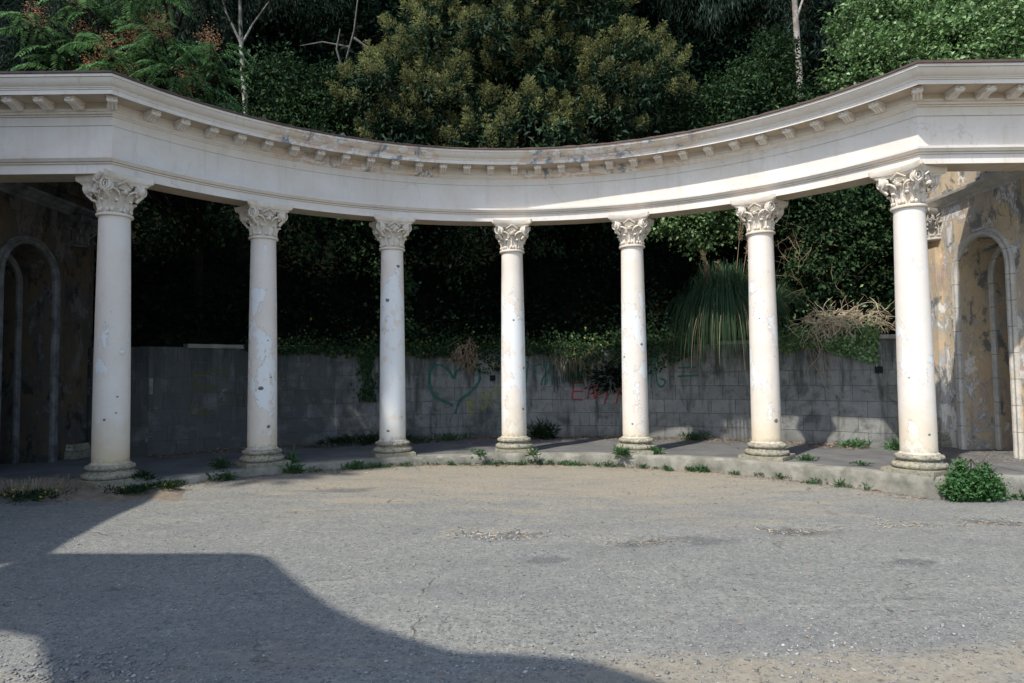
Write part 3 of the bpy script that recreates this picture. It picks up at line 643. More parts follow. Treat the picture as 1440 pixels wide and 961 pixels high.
# ------------------------------------------------------------------ columns
def capital_parts():
    bell = MB(); bell.lathe([(0, 4.19), (.235, 4.19), (.262, 4.20), (.268, 4.218), (.262, 4.236), (.238, 4.245), (.212, 4.252), (.208, 4.30), (.21, 4.45), (.225, 4.58), (.255, 4.66), (.29, 4.71), (.30, 4.725), (0, 4.725)], 40)
    lf = MB()
    def leaf(ang, z0, h, w, out, droop, seed):
        # centre line (r, z); edges sink back to the bell; lobed outline
        C = [(.212, 0), (.222, .2), (.228, .42), (.236, .62), (.25, .78), (.272+out*.4, .90), (.30+out*.8, .97), (.315+out, .955), (.318+out, .955-droop)]
        k = len(C); vs = []; U = (-1, -.72, -.38, -.1, 0, .1, .38, .72, 1)
        for j, (r, t) in enumerate(C):
            v = j/(k-1); ww = w*(.62+.38*math.sin(PI*min(v*1.25, 1)))*(1 if v < .8 else (1-(v-.8)*2.2)); ww *= 1+.10*math.cos(v*6*2*PI)
            for u in U:
                rad = r-.045*abs(u)**1.6+(.012 if u == 0 else (-.006 if abs(u) == .1 else 0))+.008*math.cos(u*9)
                a = ang+u*ww/.235
                vs.append((rad*math.cos(a), rad*math.sin(a), z0+t*h-(.02 if v > .7 else 0)*abs(u)))
        n = len(U); lf.add(vs, [(i*n+q, i*n+q+1, (i+1)*n+q+1, (i+1)*n+q) for i in range(k-1) for q in range(n-1)])
        a = ang; rr = .312+out; lf.ball((rr*math.cos(a), rr*math.sin(a), z0+h*(.955-droop*.4)), (.034, .034, .024), 8, 6)
    for i in range(8):
        a = PI/8+i*PI/4; leaf(a, 4.25, .20, .075, -.035, .10, i)
        leaf(i*PI/4-PI/2, 4.25, .35, .085, .012 if i % 2 == 0 else .05, .10, i)
    for i in range(8):            # little paired scrolls at the foot
        for s in (-1, 1):
            a = i*PI/4+s*.13; c = (.228*math.cos(a), .228*math.sin(a), 4.29); lf.ball(c, (.03, .03, .034), 8, 6)
    vo = MB()
    def volute(cx, cy, cz, ang, side):
        # spiral relief facing direction ang
        f = Vector((math.cos(ang), math.sin(ang), 0)); l = Vector((-math.sin(ang), math.cos(ang), 0))*side; u = Vector((0, 0, 1)); c = Vector((cx, cy, cz))
        pts = []; rad = []
        for i in range(34):
            t = i/33; th = math.radians(120)-t*2*PI*2.2; r = .088*(1-t)**.8+.012
            pts.append(c+l*math.cos(th)*r+u*math.sin(th)*r+f*(.012+.02*t)); rad.append(.017*(1-.45*t))
        vo.tube(pts, rad, 6); vo.tube([c-f*.05, c+f*.006], [.088, .088], 18); vo.ball(c+f*.034, .02, 8, 6)
        return c, f, l
    for q in range(4):
        fa = -PI/2+q*PI/2
        F = Vector((math.cos(fa), math.sin(fa), 0)); Lt = Vector((-math.sin(fa), math.cos(fa), 0))
        for s in (-1, 1):
            c = F*.282+Lt*s*.262; volute(c.x, c.y, 4.635, fa+s*math.radians(22), s)
            vo.tube([F*.25+Lt*s*.05+Vector((0, 0, 4.50)), F*.275+Lt*s*.085+Vector((0, 0, 4.56)), F*.285+Lt*s*.14+Vector((0, 0, 4.595)), F*.29+Lt*s*.19+Vector((0, 0, 4.60))], [.012, .02, .02, .018], 6)
            vo.tube([F*.27+Lt*s*.30+Vector((0, 0, 4.55)), F*.25+Lt*s*.24+Vector((0, 0, 4.50)), F*.235+Lt*s*.2+Vector((0, 0, 4.45))], [.022, .028, .016], 6)
        # shell between the volutes, with a gable edge
        for k in range(7):
            a = math.radians(15+25*k); vo.tube([F*.262+Vector((0, 0, 4.60)), F*.30+Lt*math.cos(a)*.085+Vector((0, 0, 4.60+math.sin(a)*.085))], [.008, .017], 6)
        vo.tube([F*.30+Lt*-.115+Vector((0, 0, 4.665)), F*.315+Lt*-.06+Vector((0, 0, 4.70)), F*.325+Vector((0, 0, 4.745)), F*.315+Lt*.06+Vector((0, 0, 4.70)), F*.30+Lt*.115+Vector((0, 0, 4.665))], .014, 6)
        vo.ball(F*.318+Vector((0, 0, 4.555)), (.034, .034, .03), 8, 6)
    ab = MB()
    def abac(k, cor, z):
        pts = []
        for q in range(4):
            fa = -PI/2+q*PI/2; F = Vector((math.cos(fa), math.sin(fa))); Lt = Vector((-math.sin(fa), math.cos(fa)))
            for i in range(9):
                t = -1+2*i/8; d = k+(cor-k)*abs(t)**2.0; wv = t*(cor-.028)
                pts.append(F*d+Lt*wv)
        return [(p.x, p.y, z) for p in pts]
    lv = [abac(.255, .345, 4.70), abac(.27, .365, 4.725), abac(.285, .385, 4.745), abac(.295, .40, 4.75), abac(.30, .408, 4.765), abac(.308, .415, 4.775), abac(.312, .418, 4.84)]
    n = len(lv[0]); vs = [p for l in lv for p in l]
    fs = [(i*n+q, i*n+(q+1) % n, (i+1)*n+(q+1) % n, (i+1)*n+q) for i in range(len(lv)-1) for q in range(n)]+[tuple(range(n))[::-1], tuple((len(lv)-1)*n+q for q in range(n))]
    ab.add(vs, fs)
    return bell, lf, vo, ab
bell, lf, vo, ab = capital_parts()
# whole column heights: z 0 = platform
sh = MB(); prof = []
for i in range(25):
    t = i/24; r = .262-.038*t**1.35+.003*math.sin(t*PI); prof.append((r, .335+t*(4.19-.335)))
prof = [(.292, .30), (.290, .312), (.272, .325)]+prof
sh.lathe(prof, 48)
rj = random.Random(4)
bs = MB(); bp = [(.0, .085), (.372, .085), (.392, .105), (.397, .13), (.388, .158), (.362, .172), (.338, .176), (.334, .19), (.318, .198), (.309, .212), (.318, .222), (.336, .227), (.352, .243), (.352, .268), (.338, .288), (.30, .300), (.0, .300)]
bs.lathe(bp, 56)
bs.v = [(x*(1+.010*math.sin(9*math.atan2(y, x)+z*20)+rj.uniform(-.014, .008)), y*(1+.010*math.sin(9*math.atan2(y, x)+z*20)+rj.uniform(-.007, .005)), z+rj.uniform(-.003, .003)) for x, y, z in bs.v]
pl = MB(); n = 9; ring = []
for q in range(4):
    for i in range(n):
        t = -1+2*i/n; p = Vector((t*.40, -.40, 0)); p.rotate(Euler((0, 0, q*PI/2))); ring.append(p)
for z, k in ((-.02, 1.0), (.07, 1.0), (.085, .985)):
    for p in ring: pl.v.append((p.x*k*(1+rj.uniform(-.012, .008)), p.y*k*(1+rj.uniform(-.012, .008)), z))
nr = len(ring); pl.f = [(i*nr+q, i*nr+(q+1) % nr, (i+1)*nr+(q+1) % nr, (i+1)*nr+q) for i in range(2) for q in range(nr)]+[tuple(2*nr+q for q in range(nr))]
def me_of(name, mb, mat, ang):
    me = bpy.data.meshes.new(name); me.from_pydata(mb.v, [], mb.f); me.shade_smooth(); me.set_sharp_from_angle(angle=math.radians(ang)); me.materials.append(mat); fixn(me); return me
cm = dict(plinth=me_of('plinth', pl, M['base'], 40), base=me_of('base', bs, M['base'], 50), shaft=me_of('shaft', sh, M['shaft'], 40), bell=me_of('bell', bell, M['capital'], 40),
          leaves=me_of('acanthus_leaves', lf, M['capital'], 60), volutes=me_of('volutes', vo, M['capital'], 60), abacus=me_of('abacus', ab, M['capital'], 35))
def column(x, y, rz, label, colr, group='columns of the curved colonnade', mats=None, cut=None):
    c = empty('column', (x, y, 0), rz, label=label, cat='column', group=group)
    def p(name, me, par, loc=(0, 0, 0)):
        o = bpy.data.objects.new(name, me); COL.objects.link(o); o.parent = par; o.location = loc; return o
    p('plinth', cm['plinth'], c); p('base', cm['base'], c)
    s = p('shaft', cm['shaft'], c); s.color = colr
    cp = p('capital', cm['bell'], c); p('acanthus_leaves', cm['leaves'], cp); p('volutes', cm['volutes'], cp); p('abacus', cm['abacus'], cp)
    return c
labs = ['leftmost column, the widest looking one in shade beside the dark niche, foot in grass', 'second column from the left, grey in shade with two chipped holes low on its shaft',
        'third column from the left, its shaft covered in pale flaking paint', 'middle column of the seven, right of the painted heart, with a small pale flake halfway up',
        'column just right of the red graffiti letters, pale patch from halfway down', 'column in front of the pampas grass, sunlit and mostly smooth',
        'rightmost column, large and bright, beside the ochre arched wall']
cols = [(.16, .1, .85, 1), (.38, .33, .5, 1), (1.05, .52, .5, 1), (.7, .71, .5, 1), (.5, .15, .5, 1), (.28, .87, .6, 1), (.2, .43, .6, 1)]
chips = [[(-.3, 1.0, .02), (.25, 1.35, .016), (.2, 1.1, .014)], [(-.1, 1.42, .045), (.35, .72, .032), (.5, 1.62, .018), (.3, 2.3, .015)], [(.45, 3.85, .035), (-.35, 3.15, .045), (-.3, .52, .028)], [(.05, 2.75, .022), (.85, 1.75, .028), (.7, .9, .03)], [(.55, 2.2, .032), (-.75, 1.95, .026), (-.2, .6, .02)], [(.6, .72, .04), (-.2, 2.6, .016)], [(.5, .62, .02), (-.3, 1.5, .014)]]
for i in range(7):
    a = -.0048+.335*(i-3); x, y = ring_pt(RC, a); cc_ = column(x, y, -a, labs[i], cols[i])
    for (ph, hz, sz) in chips[i]:
        # ph: angle round the shaft from the side that faces the camera
        base_dir = math.atan2(-y, -x)+ph*1.2; r_ = .262-.038*((hz-.335)/3.86)**1.35; lx = base_dir+a; mb = MB(); r2 = random.Random(int(hz*100)); vs = []
        for ring_, dep in ((1.1, .0), (.85, .0025), (.35, .003)):
            for k in range(9):
                t = 2*PI*k/9; s_ = sz*ring_*(1 if ring_ > 1 else 1)*(.8+.4*r2.random()); aa = lx+math.cos(t)*s_/r_; rr_ = r_+dep+.002; vs.append((rr_*math.cos(aa), rr_*math.sin(aa), hz+math.sin(t)*s_*.8))
        mb.add(vs, [(q*9+k, q*9+(k+1) % 9, (q+1)*9+(k+1) % 9, (q+1)*9+k) for q in range(2) for k in range(9)]+[tuple(18+k for k in range(9))])
        o = mk('chipped_hole', mb, M['chip'], [c for c in cc_.children if c.name.startswith('shaft')][0], local=True)

# ------------------------------------------------------------------ pavilions with the arched openings
def pavilion(s, label):
    P = empty('pavilion', (s*9.1, 12.3, 0), label=label, cat='building')
    mat = M['plaster'] if s > 0 else M['shadeplaster']; inner = M['innerplaster']; mou = M['moulding'] if s > 0 else M['shademould']
    X0 = 9.1; Yc, r, spring = (12.72 if s > 0 else 12.40), .66, 3.52; T = .62; YP = 14.12 if s > 0 else 13.80
    def arch_wall(x0, th, yc, rr, sp, ya, yb, ztop, name, m_):
        # slab in the YZ plane with an arched opening reaching the floor; x from x0 to x0+th
        out = [(ya, -.02), (yc-rr, -.02), (yc-rr, sp)]
        n = 20; arc = [(yc-rr*math.cos(PI*i/n), sp+rr*math.sin(PI*i/n)) for i in range(n+1)]
        # build as quads: left pier, right pier, spandrel strips
        m = MB()
        def quad_prism(poly):
            k = len(poly); m.add([(s*x0, y, z) for y, z in poly]+[(s*(x0+th), y, z) for y, z in poly], [tuple(range(k)), tuple(range(k, 2*k))[::-1]])
        quad_prism([(ya, -.02), (yc-rr, -.02), (yc-rr, ztop), (ya, ztop)]); quad_prism([(yc+rr, -.02), (yb, -.02), (yb, ztop), (yc+rr, ztop)])
        for (a, b) in zip(arc[:-1], arc[1:]): quad_prism([a, b, (b[0], ztop), (a[0], ztop)])
        rim = [(yc-rr, -.02)]+arc+[(yc+rr, -.02)]; k = len(rim)
        m.add([(s*x0, y, z) for y, z in rim]+[(s*(x0+th), y, z) for y, z in rim], [(i, i+1, k+i+1, k+i) for i in range(k-1)])
        per = [(ya, -.02), (ya, ztop), (yb, ztop), (yb, -.02)]
        m.add([(s*x0, y, z) for y, z in per]+[(s*(x0+th), y, z) for y, z in per], [(i, i+1, 4+i+1, 4+i) for i in range(3)])
        o = mk(name, m, m_, P); return o
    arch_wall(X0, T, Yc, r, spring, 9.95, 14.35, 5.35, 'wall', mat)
    # second, lower order of the opening
    arch_wall(X0+T+.002, .28, Yc, r-.13, spring-.03, Yc-r-.3, Yc+r+.3, 4.9, 'inner_arch', mat)
    def archivolt(x, yc, rr, sp, wd, dep, name):
        prof = [(0, 0), (0, dep*.55), (wd*.18, dep), (wd*.4, dep), (wd*.48, dep*.6), (wd*.7, dep*.75), (wd*.85, dep*.8), (wd, dep*.4), (wd, 0)]
        rim = [(1, 0, yc-rr, z) for z in np.linspace(-.01, sp, 8)][:-1]
        st = [(-1, 0, yc-rr, z) for z in np.linspace(-.01, sp, 8)[:-1]]+[(-math.cos(PI*i/28), math.sin(PI*i/28), yc-rr*math.cos(PI*i/28), sp+rr*math.sin(PI*i/28)) for i in range(29)]+[(1, 0, yc+rr, z) for z in np.linspace(sp, -.01, 8)[1:]]
        m = MB(); k = len(prof)
        for (ny, nz, y, z) in st:
            for d, h in prof: m.v.append((s*(x-h), y+ny*d, z+nz*d))
        m.f = [(i*k+q, i*k+q+1, (i+1)*k+q+1, (i+1)*k+q) for i in range(len(st)-1) for q in range(k-1)]
        o = mk(name, m, mou, P, smooth=30); fixn(o.data)
    archivolt(X0, Yc, r, spring, .17, .085, 'arch_moulding'); archivolt(X0+T, Yc, r-.13, spring-.03, .13, .07, 'inner_arch_moulding')
    # room behind: back wall, side walls, floor, ceiling
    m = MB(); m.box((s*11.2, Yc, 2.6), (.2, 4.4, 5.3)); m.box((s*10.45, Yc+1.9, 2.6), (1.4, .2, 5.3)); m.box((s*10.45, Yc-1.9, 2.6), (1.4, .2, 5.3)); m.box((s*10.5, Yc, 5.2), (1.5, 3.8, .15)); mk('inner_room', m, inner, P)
    m = MB(); m.box((s*10.98, Yc+.55, 2.4), (.22, .35, 4.8)); mk('inner_pilaster', m, inner, P)
    # outer walls and flat roof of the block
    m = MB(); m.box((s*14.2, 14.25, 2.65), (9, .2, 5.4)); m.box((s*14.5, 12.2, 5.42), (10.1, 4.4, .14)); mk('outer_walls_and_roof', m, mat, P)
    if s < 0:
        m = MB(); m.box((-14.2, 13.4, 6.4), (10.2, 1.8, 1.9)); m.box((-14.2, 11.4, 5.97), (10.2, 2.1, 1.04)); mk('shade_attic', m, mat, P)  # unseen boxes added on the roof to keep sun off the left wall
    # cornice moulding running along the top of the wall
    m = MB(); prof = [(0, 5.0), (.02, 5.01), (.03, 5.06), (.07, 5.08), (.12, 5.14), (.17, 5.17), (.18, 5.22), (.0, 5.25)]
    for y in (10.55, 14.42):
        for d, z in prof: m.v.append((s*(X0-d), y, z))
    k = len(prof); m.f = [(q, q+1, k+q+1, k+q) for q in range(k-1)]+[tuple(range(k)), tuple(range(k, 2*k))[::-1]]
    o = mk('cornice_moulding', m, mou, P); fixn(o.data)
    m = MB(); m.box((s*9.32, 12.3, 5.62), (.3, 4.2, .8)); mk('upper_wall', m, mat, P)
    # corner pilaster with a Corinthian capital
    m = MB(); m.box((s*(X0-.06), YP, 2.25), (.14, .40, 3.9)); o = mk('pilaster', m, mat, P)
    m = MB(); m.box((s*(X0-.08), YP, .07), (.26, .56, .16)); m.box((s*(X0-.08), YP, .2), (.22, .5, .08)); m.box((s*(X0-.08), YP, .27), (.18, .46, .05)); mk('pilaster_base', m, M['base'], P)
    cp = None
    for nm, me in (('pilaster_capital', cm['bell']), ('acanthus_leaves', cm['leaves']), ('volutes', cm['volutes']), ('abacus', cm['abacus'])):
        me2 = me.copy(); me2.transform(Matrix.Translation((s*(X0-.02), YP, 0)) @ Matrix.Scale(.72, 4, (1, 0, 0)) @ Matrix.Scale(.85, 4, (0, 1, 0)) @ Matrix.Translation((0, 0, .18)))
        me2.materials.clear(); me2.materials.append(mou)
        par = P if cp is None else cp
        o = bpy.data.objects.new(nm, me2); COL.objects.link(o); o.parent = par
        o.location = (-P.location if par is P else (0, 0, 0))
        if cp is None: cp = o
    return P
pavilion(1, 'ochre and grey peeling plaster wall with a tall arched opening on the right'); pavilion(-1, 'dark decayed pavilion wall with a tall arched opening on the left')

# unseen building and canopy, added with outlines shaped to cast the forecourt shade
fb = empty('shade_building', (-11, 6.4, 0), label='unseen stucco building left of the forecourt, shaped to cast its shade', cat='building')
m = MB(); m.prism([(-14.5, 2.95), (-8.0, 2.95), (-8.55, 6.3), (-8.72, 9.35), (-14.5, 9.35)], -.6, 6.3); o = mk('shade_building_walls', m, M['stucco'], fb); fixn(o.data)
m = MB()
for y in (4.2, 6.2, 8.2): m.box((-8.45, y, 2.3), (.5, 1.0, 2.4), math.radians(-8))
mk('shade_building_shutters', m, M['metal'], fb)
cv = empty('shade_canopy', (-5.5, 1.5, 0), label='unseen canopy added near the left foreground, cut to the shadow outline', cat='canopy')
OFF = lambda x, y: (x-3.25, y-3.87)
poly = [OFF(*q) for q in [(-4.76, 6.93), (-2.70, 6.86), (-2.45, 6.72), (-1.95, 6.0), (-1.49, 5.38), (-1.15, 5.02), (-.82, 4.75), (-.4, 4.46), (.1, 4.40), (.45, 4.32), (.93, 3.95), (1.6, 3.3), (2.2, 2.2), (1.0, 1.2), (-.6, 1.9), (-1.9, 3.2), (-2.42, 3.95), (-2.75, 4.4), (-3.2, 4.95), (-3.9, 5.2), (-4.76, 5.25)]]
m = MB(); m.prism([(x, y) for x, y in poly][::-1], 5.95, 6.3); o = mk('shadow_slab', m, M['stucco'], cv); fixn(o.data)
for x, y in ((-7.6, 2.2), (-2.6, -2.2)):
    m = MB(); m.lathe([(.3, -.5), (.3, 0), (.24, .1), (.22, 5.95)], 20, (x, y, 0)); mk('shade_canopy_pillar', m, M['stucco'], cv)
# ------------------------------------------------------------------ vegetation
def norm(a): return a/np.maximum(np.linalg.norm(a, axis=-1, keepdims=True), 1e-9)
def leaf_arrays(C, D, N, L, W, fold=.25):
    """diamond leaves folded on the midrib: C base, D direction, N normal; L, W scalars or arrays"""
    D = norm(D); S = norm(np.cross(D, N)); N2 = np.cross(S, D); L = np.broadcast_to(np.asarray(L, float), (len(C),))[:, None]; W = np.broadcast_to(np.asarray(W, float), (len(C),))[:, None]
    v0 = C; v1 = C+D*L*.45+S*W*.5+N2*W*fold; v2 = C+D*L-N2*L*.12; v3 = C+D*L*.45-S*W*.5+N2*W*fold
    V = np.stack([v0, v1, v2, v3], 1).reshape(-1, 3); i = np.arange(len(C))*4
    return V, np.concatenate([np.stack([i, i+1, i+2], 1), np.stack([i, i+2, i+3], 1)])
def join(parts):
    Vs, Fs, o = [], [], 0
    for V, F in parts: Vs.append(V); Fs.append(F+o); o += len(V)
    return np.concatenate(Vs), np.concatenate(Fs)
def rand_dirs(n): return norm(rng.normal(size=(n, 3)))
def lobes_points(lobes, nclump, up=.15, squeeze=.18):
    """clump centres and outward directions on the shells of ellipsoid lobes (cx,cy,cz,rx,ry,rz)"""
    L = np.array(lobes, float); area = L[:, 3]*L[:, 5]+L[:, 4]*L[:, 5]+L[:, 3]*L[:, 4]; k = rng.choice(len(L), nclump, p=area/area.sum())
    d = rand_dirs(nclump); d[:, 2] += up; d = norm(d); rad = 1-np.abs(rng.normal(0, squeeze, nclump)); rad *= 1+.10*np.sin(d[:, 0]*9+k)*np.sin(d[:, 2]*8+k*2)
    c = L[k, :3]+d*L[k, 3:]*rad[:, None]; return c, norm(d/L[k, 3:])
def clump_leaves(c, d, per, size, L, W, droop=.2, rnd=.8):
    n = len(c)*per; C = np.repeat(c, per, 0)+rng.normal(size=(n, 3))*size*np.repeat(rng.uniform(.45, 1.55, (len(c), 1)), per, 0)*np.array([1, 1, .75]); Dn = np.repeat(d, per, 0)
    D = Dn*.6+rand_dirs(n)*rnd; D[:, 2] -= droop; N = norm(Dn*.5+rand_dirs(n)*.6+np.array([0, 0, .6]))
    l = L*rng.uniform(.5, 1.35, n)*np.repeat(rng.uniform(.75, 1.3, len(c)), per); return leaf_arrays(C, D, N, l, l*W)
def limbs(base, lobes, r0, sub=2, seed=1, fork=.45):
    """trunk and limbs reaching into every lobe, one mesh"""
    r = random.Random(seed); m = MB(); b = Vector(base); cen = sum((Vector(l[:3]) for l in lobes), Vector())/len(lobes); zf = b.z+(min(l[2]-l[5] for l in lobes)-b.z)*.7+.3*fork
    fk = Vector((b.x*.5+cen.x*.5, b.y*.5+cen.y*.5, max(zf, b.z+.6)))
    m.tube([b-Vector((0, 0, .3)), b.lerp(fk, .5)+Vector((r.uniform(-.15, .15), 0, 0)), fk], [r0*1.15, r0*.9, r0*.75], 9)
    for l in lobes:
        c = Vector(l[:3]); mid = fk.lerp(c, .5)+Vector((r.uniform(-.3, .3), r.uniform(-.3, .3), -.2))
        m.tube([fk, mid, c], [r0*.5, r0*.33, r0*.2], 7)
        for _ in range(sub*3):
            e = c+Vector((r.uniform(-1, 1)*l[3], r.uniform(-1, 1)*l[4], r.uniform(-.4, 1)*l[5]))*.85
            m.tube([mid.lerp(c, r.uniform(.2, 1)), c.lerp(e, .5)+Vector((0, 0, .15)), e], [r0*.2, r0*.12, r0*.04], 5)
    return m
def tree(name, label, base, lobes, mat, nclump, per, size, L, W, r0=.15, cat='tree', group=None, bark='bark', droop=.2, extra=None, seed=1, up=.15, crown='crown', squeeze=.18):
    t = empty(name, base, label=label, cat=cat, group=group)
    mk('trunk' if cat == 'tree' else 'stems', limbs(base, lobes, r0, seed=seed), M[bark], t, smooth=60)
    c, d = lobes_points(lobes, nclump, up, squeeze); V, F = clump_leaves(c, d, per, size, L, W, droop)
    mk(crown, mesh_np(crown, V, F), M[mat], t); 
    if extra: extra(t, c, d)
    return t

# the big flowering tree over the middle of the colonnade
def panicles(t, c, d):
    k = (d[:, 2] > -.35) & (d[:, 1] < .35); c = c[k]; d = d[k]; sel = rng.random(len(c)) < .92; c = c[sel]; d = d[sel]; per = 100; n = len(c)*per
    ax = norm(d+np.array([0, -.2, .8])); A = np.repeat(ax, per, 0); h = rng.random(n)[:, None]; side = norm(np.cross(A, rand_dirs(n)))
    C = np.repeat(c+d*.20, per, 0)+A*h*.34+side*(1-h*.8)*rng.random((n, 1))*.19
    V, F = leaf_arrays(C, A*.6+side*.9, rand_dirs(n), rng.uniform(.05, .10, n), .028*np.ones(n), .1); mk('flower_sprays', mesh_np('flower_sprays', V, F), M['panicle'], t)
lob = [(-.2, 16.6, 10.3, 1.9, 1.5, 1.3), (1.7, 16.9, 10.8, 1.5, 1.4, 1.1), (-1.7, 16.6, 9.7, 1.3, 1.3, 1.2), (-3.0, 16.4, 8.5, 1.15, 1.2, 1.15), (-1.6, 16.0, 8.2, 1.0, .9, .8), (3.0, 16.2, 8.9, 1.15, 1.1, .95), (3.6, 16.4, 8.4, .8, .9, .7),
       (.2, 15.9, 7.5, 1.3, .9, .75), (2.0, 16.3, 7.6, 1.1, .9, .6), (-2.6, 16.2, 7.3, .9, .9, .8), (-.9, 15.9, 6.9, .8, .8, .6), (.2, 17.1, 8.9, 3.4, 1.1, 1.9), (.4, 16.4, 9.1, 1.4, .9, .9), (-.5, 16.0, 11.9, 1.8, 1.2, 1.0)]
tree('flowering_tree', 'broad evergreen tree with olive brown flower sprays rising behind the middle of the entablature', (.3, 18.6, hill_z(.3, 18.6)), lob, 'leaf_center', 1800, 38, .14, .15, .36, .22, extra=panicles, seed=3)

# tree with long pinnate leaves and reddish seed clusters, left
def pinnate_tree(name, label, base, tips, seed, L0=1.0, nf=9):
    r = random.Random(seed); t = empty(name, base, label=label, cat='tree'); m = MB(); b = Vector(base); parts = []; seeds = []
    fk = b+Vector((0, 0, 1.2)); m.tube([b-Vector((0, 0, .3)), fk], [.11, .09], 8)
    for tp in tips:
        e = Vector(tp); mid = fk.lerp(e, .55)+Vector((r.uniform(-.3, .3), r.uniform(-.2, .2), .1)); m.tube([fk, mid, e], [.06, .04, .018], 6)
        for q in range(nf):
            a = 2*PI*q/nf+r.uniform(-.3, .3); el = r.uniform(.0, .8); L = L0*r.uniform(.75, 1.15); org = e+Vector((r.uniform(-.08, .08), r.uniform(-.08, .08), r.uniform(-.35, .05)))
            dh = Vector((math.cos(a), math.sin(a), 0)); pts = []
            for k in range(9):
                u = k/8; pts.append(org+dh*L*u*(1-.12*u)+Vector((0, 0, math.sin(el)*L*u-.75*L*u*u)))
            m.tube(pts, [.008*(1-.7*k/8)+.002 for k in range(9)], 3, cap=False)
            P = np.array([list(p) for p in pts]); nl = 15; u = np.linspace(.18, 1, nl); idx = u*8; i0 = np.minimum(idx.astype(int), 7); f = (idx-i0)[:, None]
            C = P[i0]*(1-f)+P[i0+1]*f; T = norm(P[i0+1]-P[i0]); S = norm(np.cross(T, np.array([0, 0, 1.0])))
            for sgn in (-1, 1):
                D = S*sgn*.85+T*.45+np.array([0, 0, -.30])+rng.normal(size=(nl, 3))*.08
                N = np.tile(np.array([0, 0, 1.0]), (nl, 1))+rng.normal(size=(nl, 3))*.12; parts.append(leaf_arrays(C, D, N, L*.20*np.sin(np.pi*(.15+.75*u))**.5, L*.055, .15))
        if r.random() < .55:
            c = e+Vector((r.uniform(-.1, .1), r.uniform(-.2, 0), .05)); n = 260
            C = np.array(c)+rng.normal(size=(n, 3))*np.array([.12, .12, .14]); seeds.append(leaf_arrays(C, rand_dirs(n)+np.array([0, 0, -.5]), rand_dirs(n), .045, .02))
    mk('trunk', m, M['bark'], t); V, F = join(parts); mk('crown', mesh_np('crown', V, F), M['leaf_ail'], t)
    if seeds: V, F = join(seeds); mk('seed_clusters', mesh_np('seed_clusters', V, F), M['seed'], t)
rt = random.Random(8)
tips = [(-8.6, 13.4, 8.0), (-8.9, 13.8, 8.9), (-8.2, 13.3, 7.6), (-7.6, 13.2, 7.7), (-7.3, 13.4, 8.3), (-7.9, 13.6, 8.7), (-7.0, 13.3, 8.0), (-6.7, 13.4, 7.3), (-6.4, 13.2, 7.55), (-5.95, 13.3, 7.1), (-5.6, 13.4, 6.8), (-7.8, 14.2, 9.3), (-8.5, 14.3, 9.6), (-6.9, 14.2, 8.9), (-7.4, 13.0, 7.2), (-6.3, 14.0, 8.2), (-9.3, 13.4, 8.4), (-8.2, 14.0, 10.0), (-7.8, 12.7, 6.75), (-7.2, 13.0, 6.8), (-8.4, 12.3, 6.75), (-6.7, 13.5, 6.8), (-7.6, 13.4, 6.5), (-6.2, 13.9, 6.7), (-8.0, 13.0, 6.4)]  # last low tips are hidden foliage, added to shade the left wall
pinnate_tree('pinnate_leaf_tree', 'bright green tree with fern like leaves and reddish seed clusters behind the left wing', (-7.4, 15.6, 3.5), tips+[(rt.uniform(-9.2, -5.9), rt.uniform(13.3, 14.2), 0) for _ in range(0)]+[(-5.2, 13.6, 6.75), (-9.0, 13.0, 7.7), (-7.0, 13.0, 8.6), (-8.9, 13.5, 9.6), (-7.3, 13.6, 9.8), (-6.2, 13.6, 8.6), (-8.0, 12.9, 8.2), (-6.6, 12.9, 7.7), (-9.6, 13.1, 8.9)], 5, .85, 11)

# narrow-leaved shrub at the far left
tree('willow_leaved_shrub', 'dull green shrub with narrow hanging leaves at the far left above the cornice', (-10.2, 15.8, 3.6), [(-10.0, 14.2, 7.8, 1.1, .9, 1.1), (-9.6, 14.6, 9.2, .9, .9, 1.0), (-11, 14.4, 8.6, 1, 1, 1.2)], 'leaf_euc', 260, 70, .22, .20, .14, .08, cat='shrub', droop=.9, seed=5)

tree('dark_leafy_tree', 'dark small leaved tree filling the gap between the forked trunk and the flowering tree', (-5.2, 17.6, 5.0), [(-5.2, 16.3, 7.6, 1.1, .9, 1.1), (-4.6, 16.8, 6.3, 1.0, .8, .9), (-6.2, 15.8, 7.2, .9, .8, .8), (-5.9, 16.5, 8.8, .9, .8, .9), (-4.3, 16.6, 8.8, .7, .7, .7), (-3.4, 17.0, 6.2, 1.1, .6, .8)], 'leaf_ivy', 620, 36, .18, .11, .5, .10, seed=15)
# bare pale trunks with hanging foliage
def trunk_tree(name, label, pts, rad, forks, lobes, mat='leaf_euc', base=None, n=200):
    t = empty(name, pts[0], label=label, cat='tree', group=None); m = MB(); m.tube(pts, rad, 10)
    for f, fr in forks: m.tube(f, [fr, fr*.75, fr*.4][:len(f)] if len(f) == 3 else fr, 7)
    mk('trunk', m, M['pale_bark'], t, smooth=60); c, d = lobes_points(lobes, n, .1); V, F = clump_leaves(c, d, 46, .24, .22, .13, 1.1, .6); mk('crown', mesh_np('crown', V, F), M[mat], t); return t
trunk_tree('eucalyptus_tree', 'slender pale trunked tree forking behind the left half of the cornice', [(-7.55, 19, 3.6), (-7.62, 19, 7.5), (-7.68, 19, 9.3), (-7.78, 19, 10.4), (-7.85, 19, 11.5), (-7.9, 19, 12.9), (-7.7, 19.2, 15)], [.10, .085, .078, .07, .06, .045, .03],
           [([(-7.85, 19, 11.4), (-8.25, 18.9, 12.3), (-8.55, 18.8, 13.4)], .04), ([(-7.85, 19, 11.35), (-7.5, 19, 12.0), (-7.0, 18.9, 12.6)], .035)], [(-7.2, 18.8, 13.4, 1.5, 1, .7), (-8.6, 18.8, 13.6, .9, .9, .6), (-5.9, 19, 12.9, 1.0, .8, .7)], n=110)
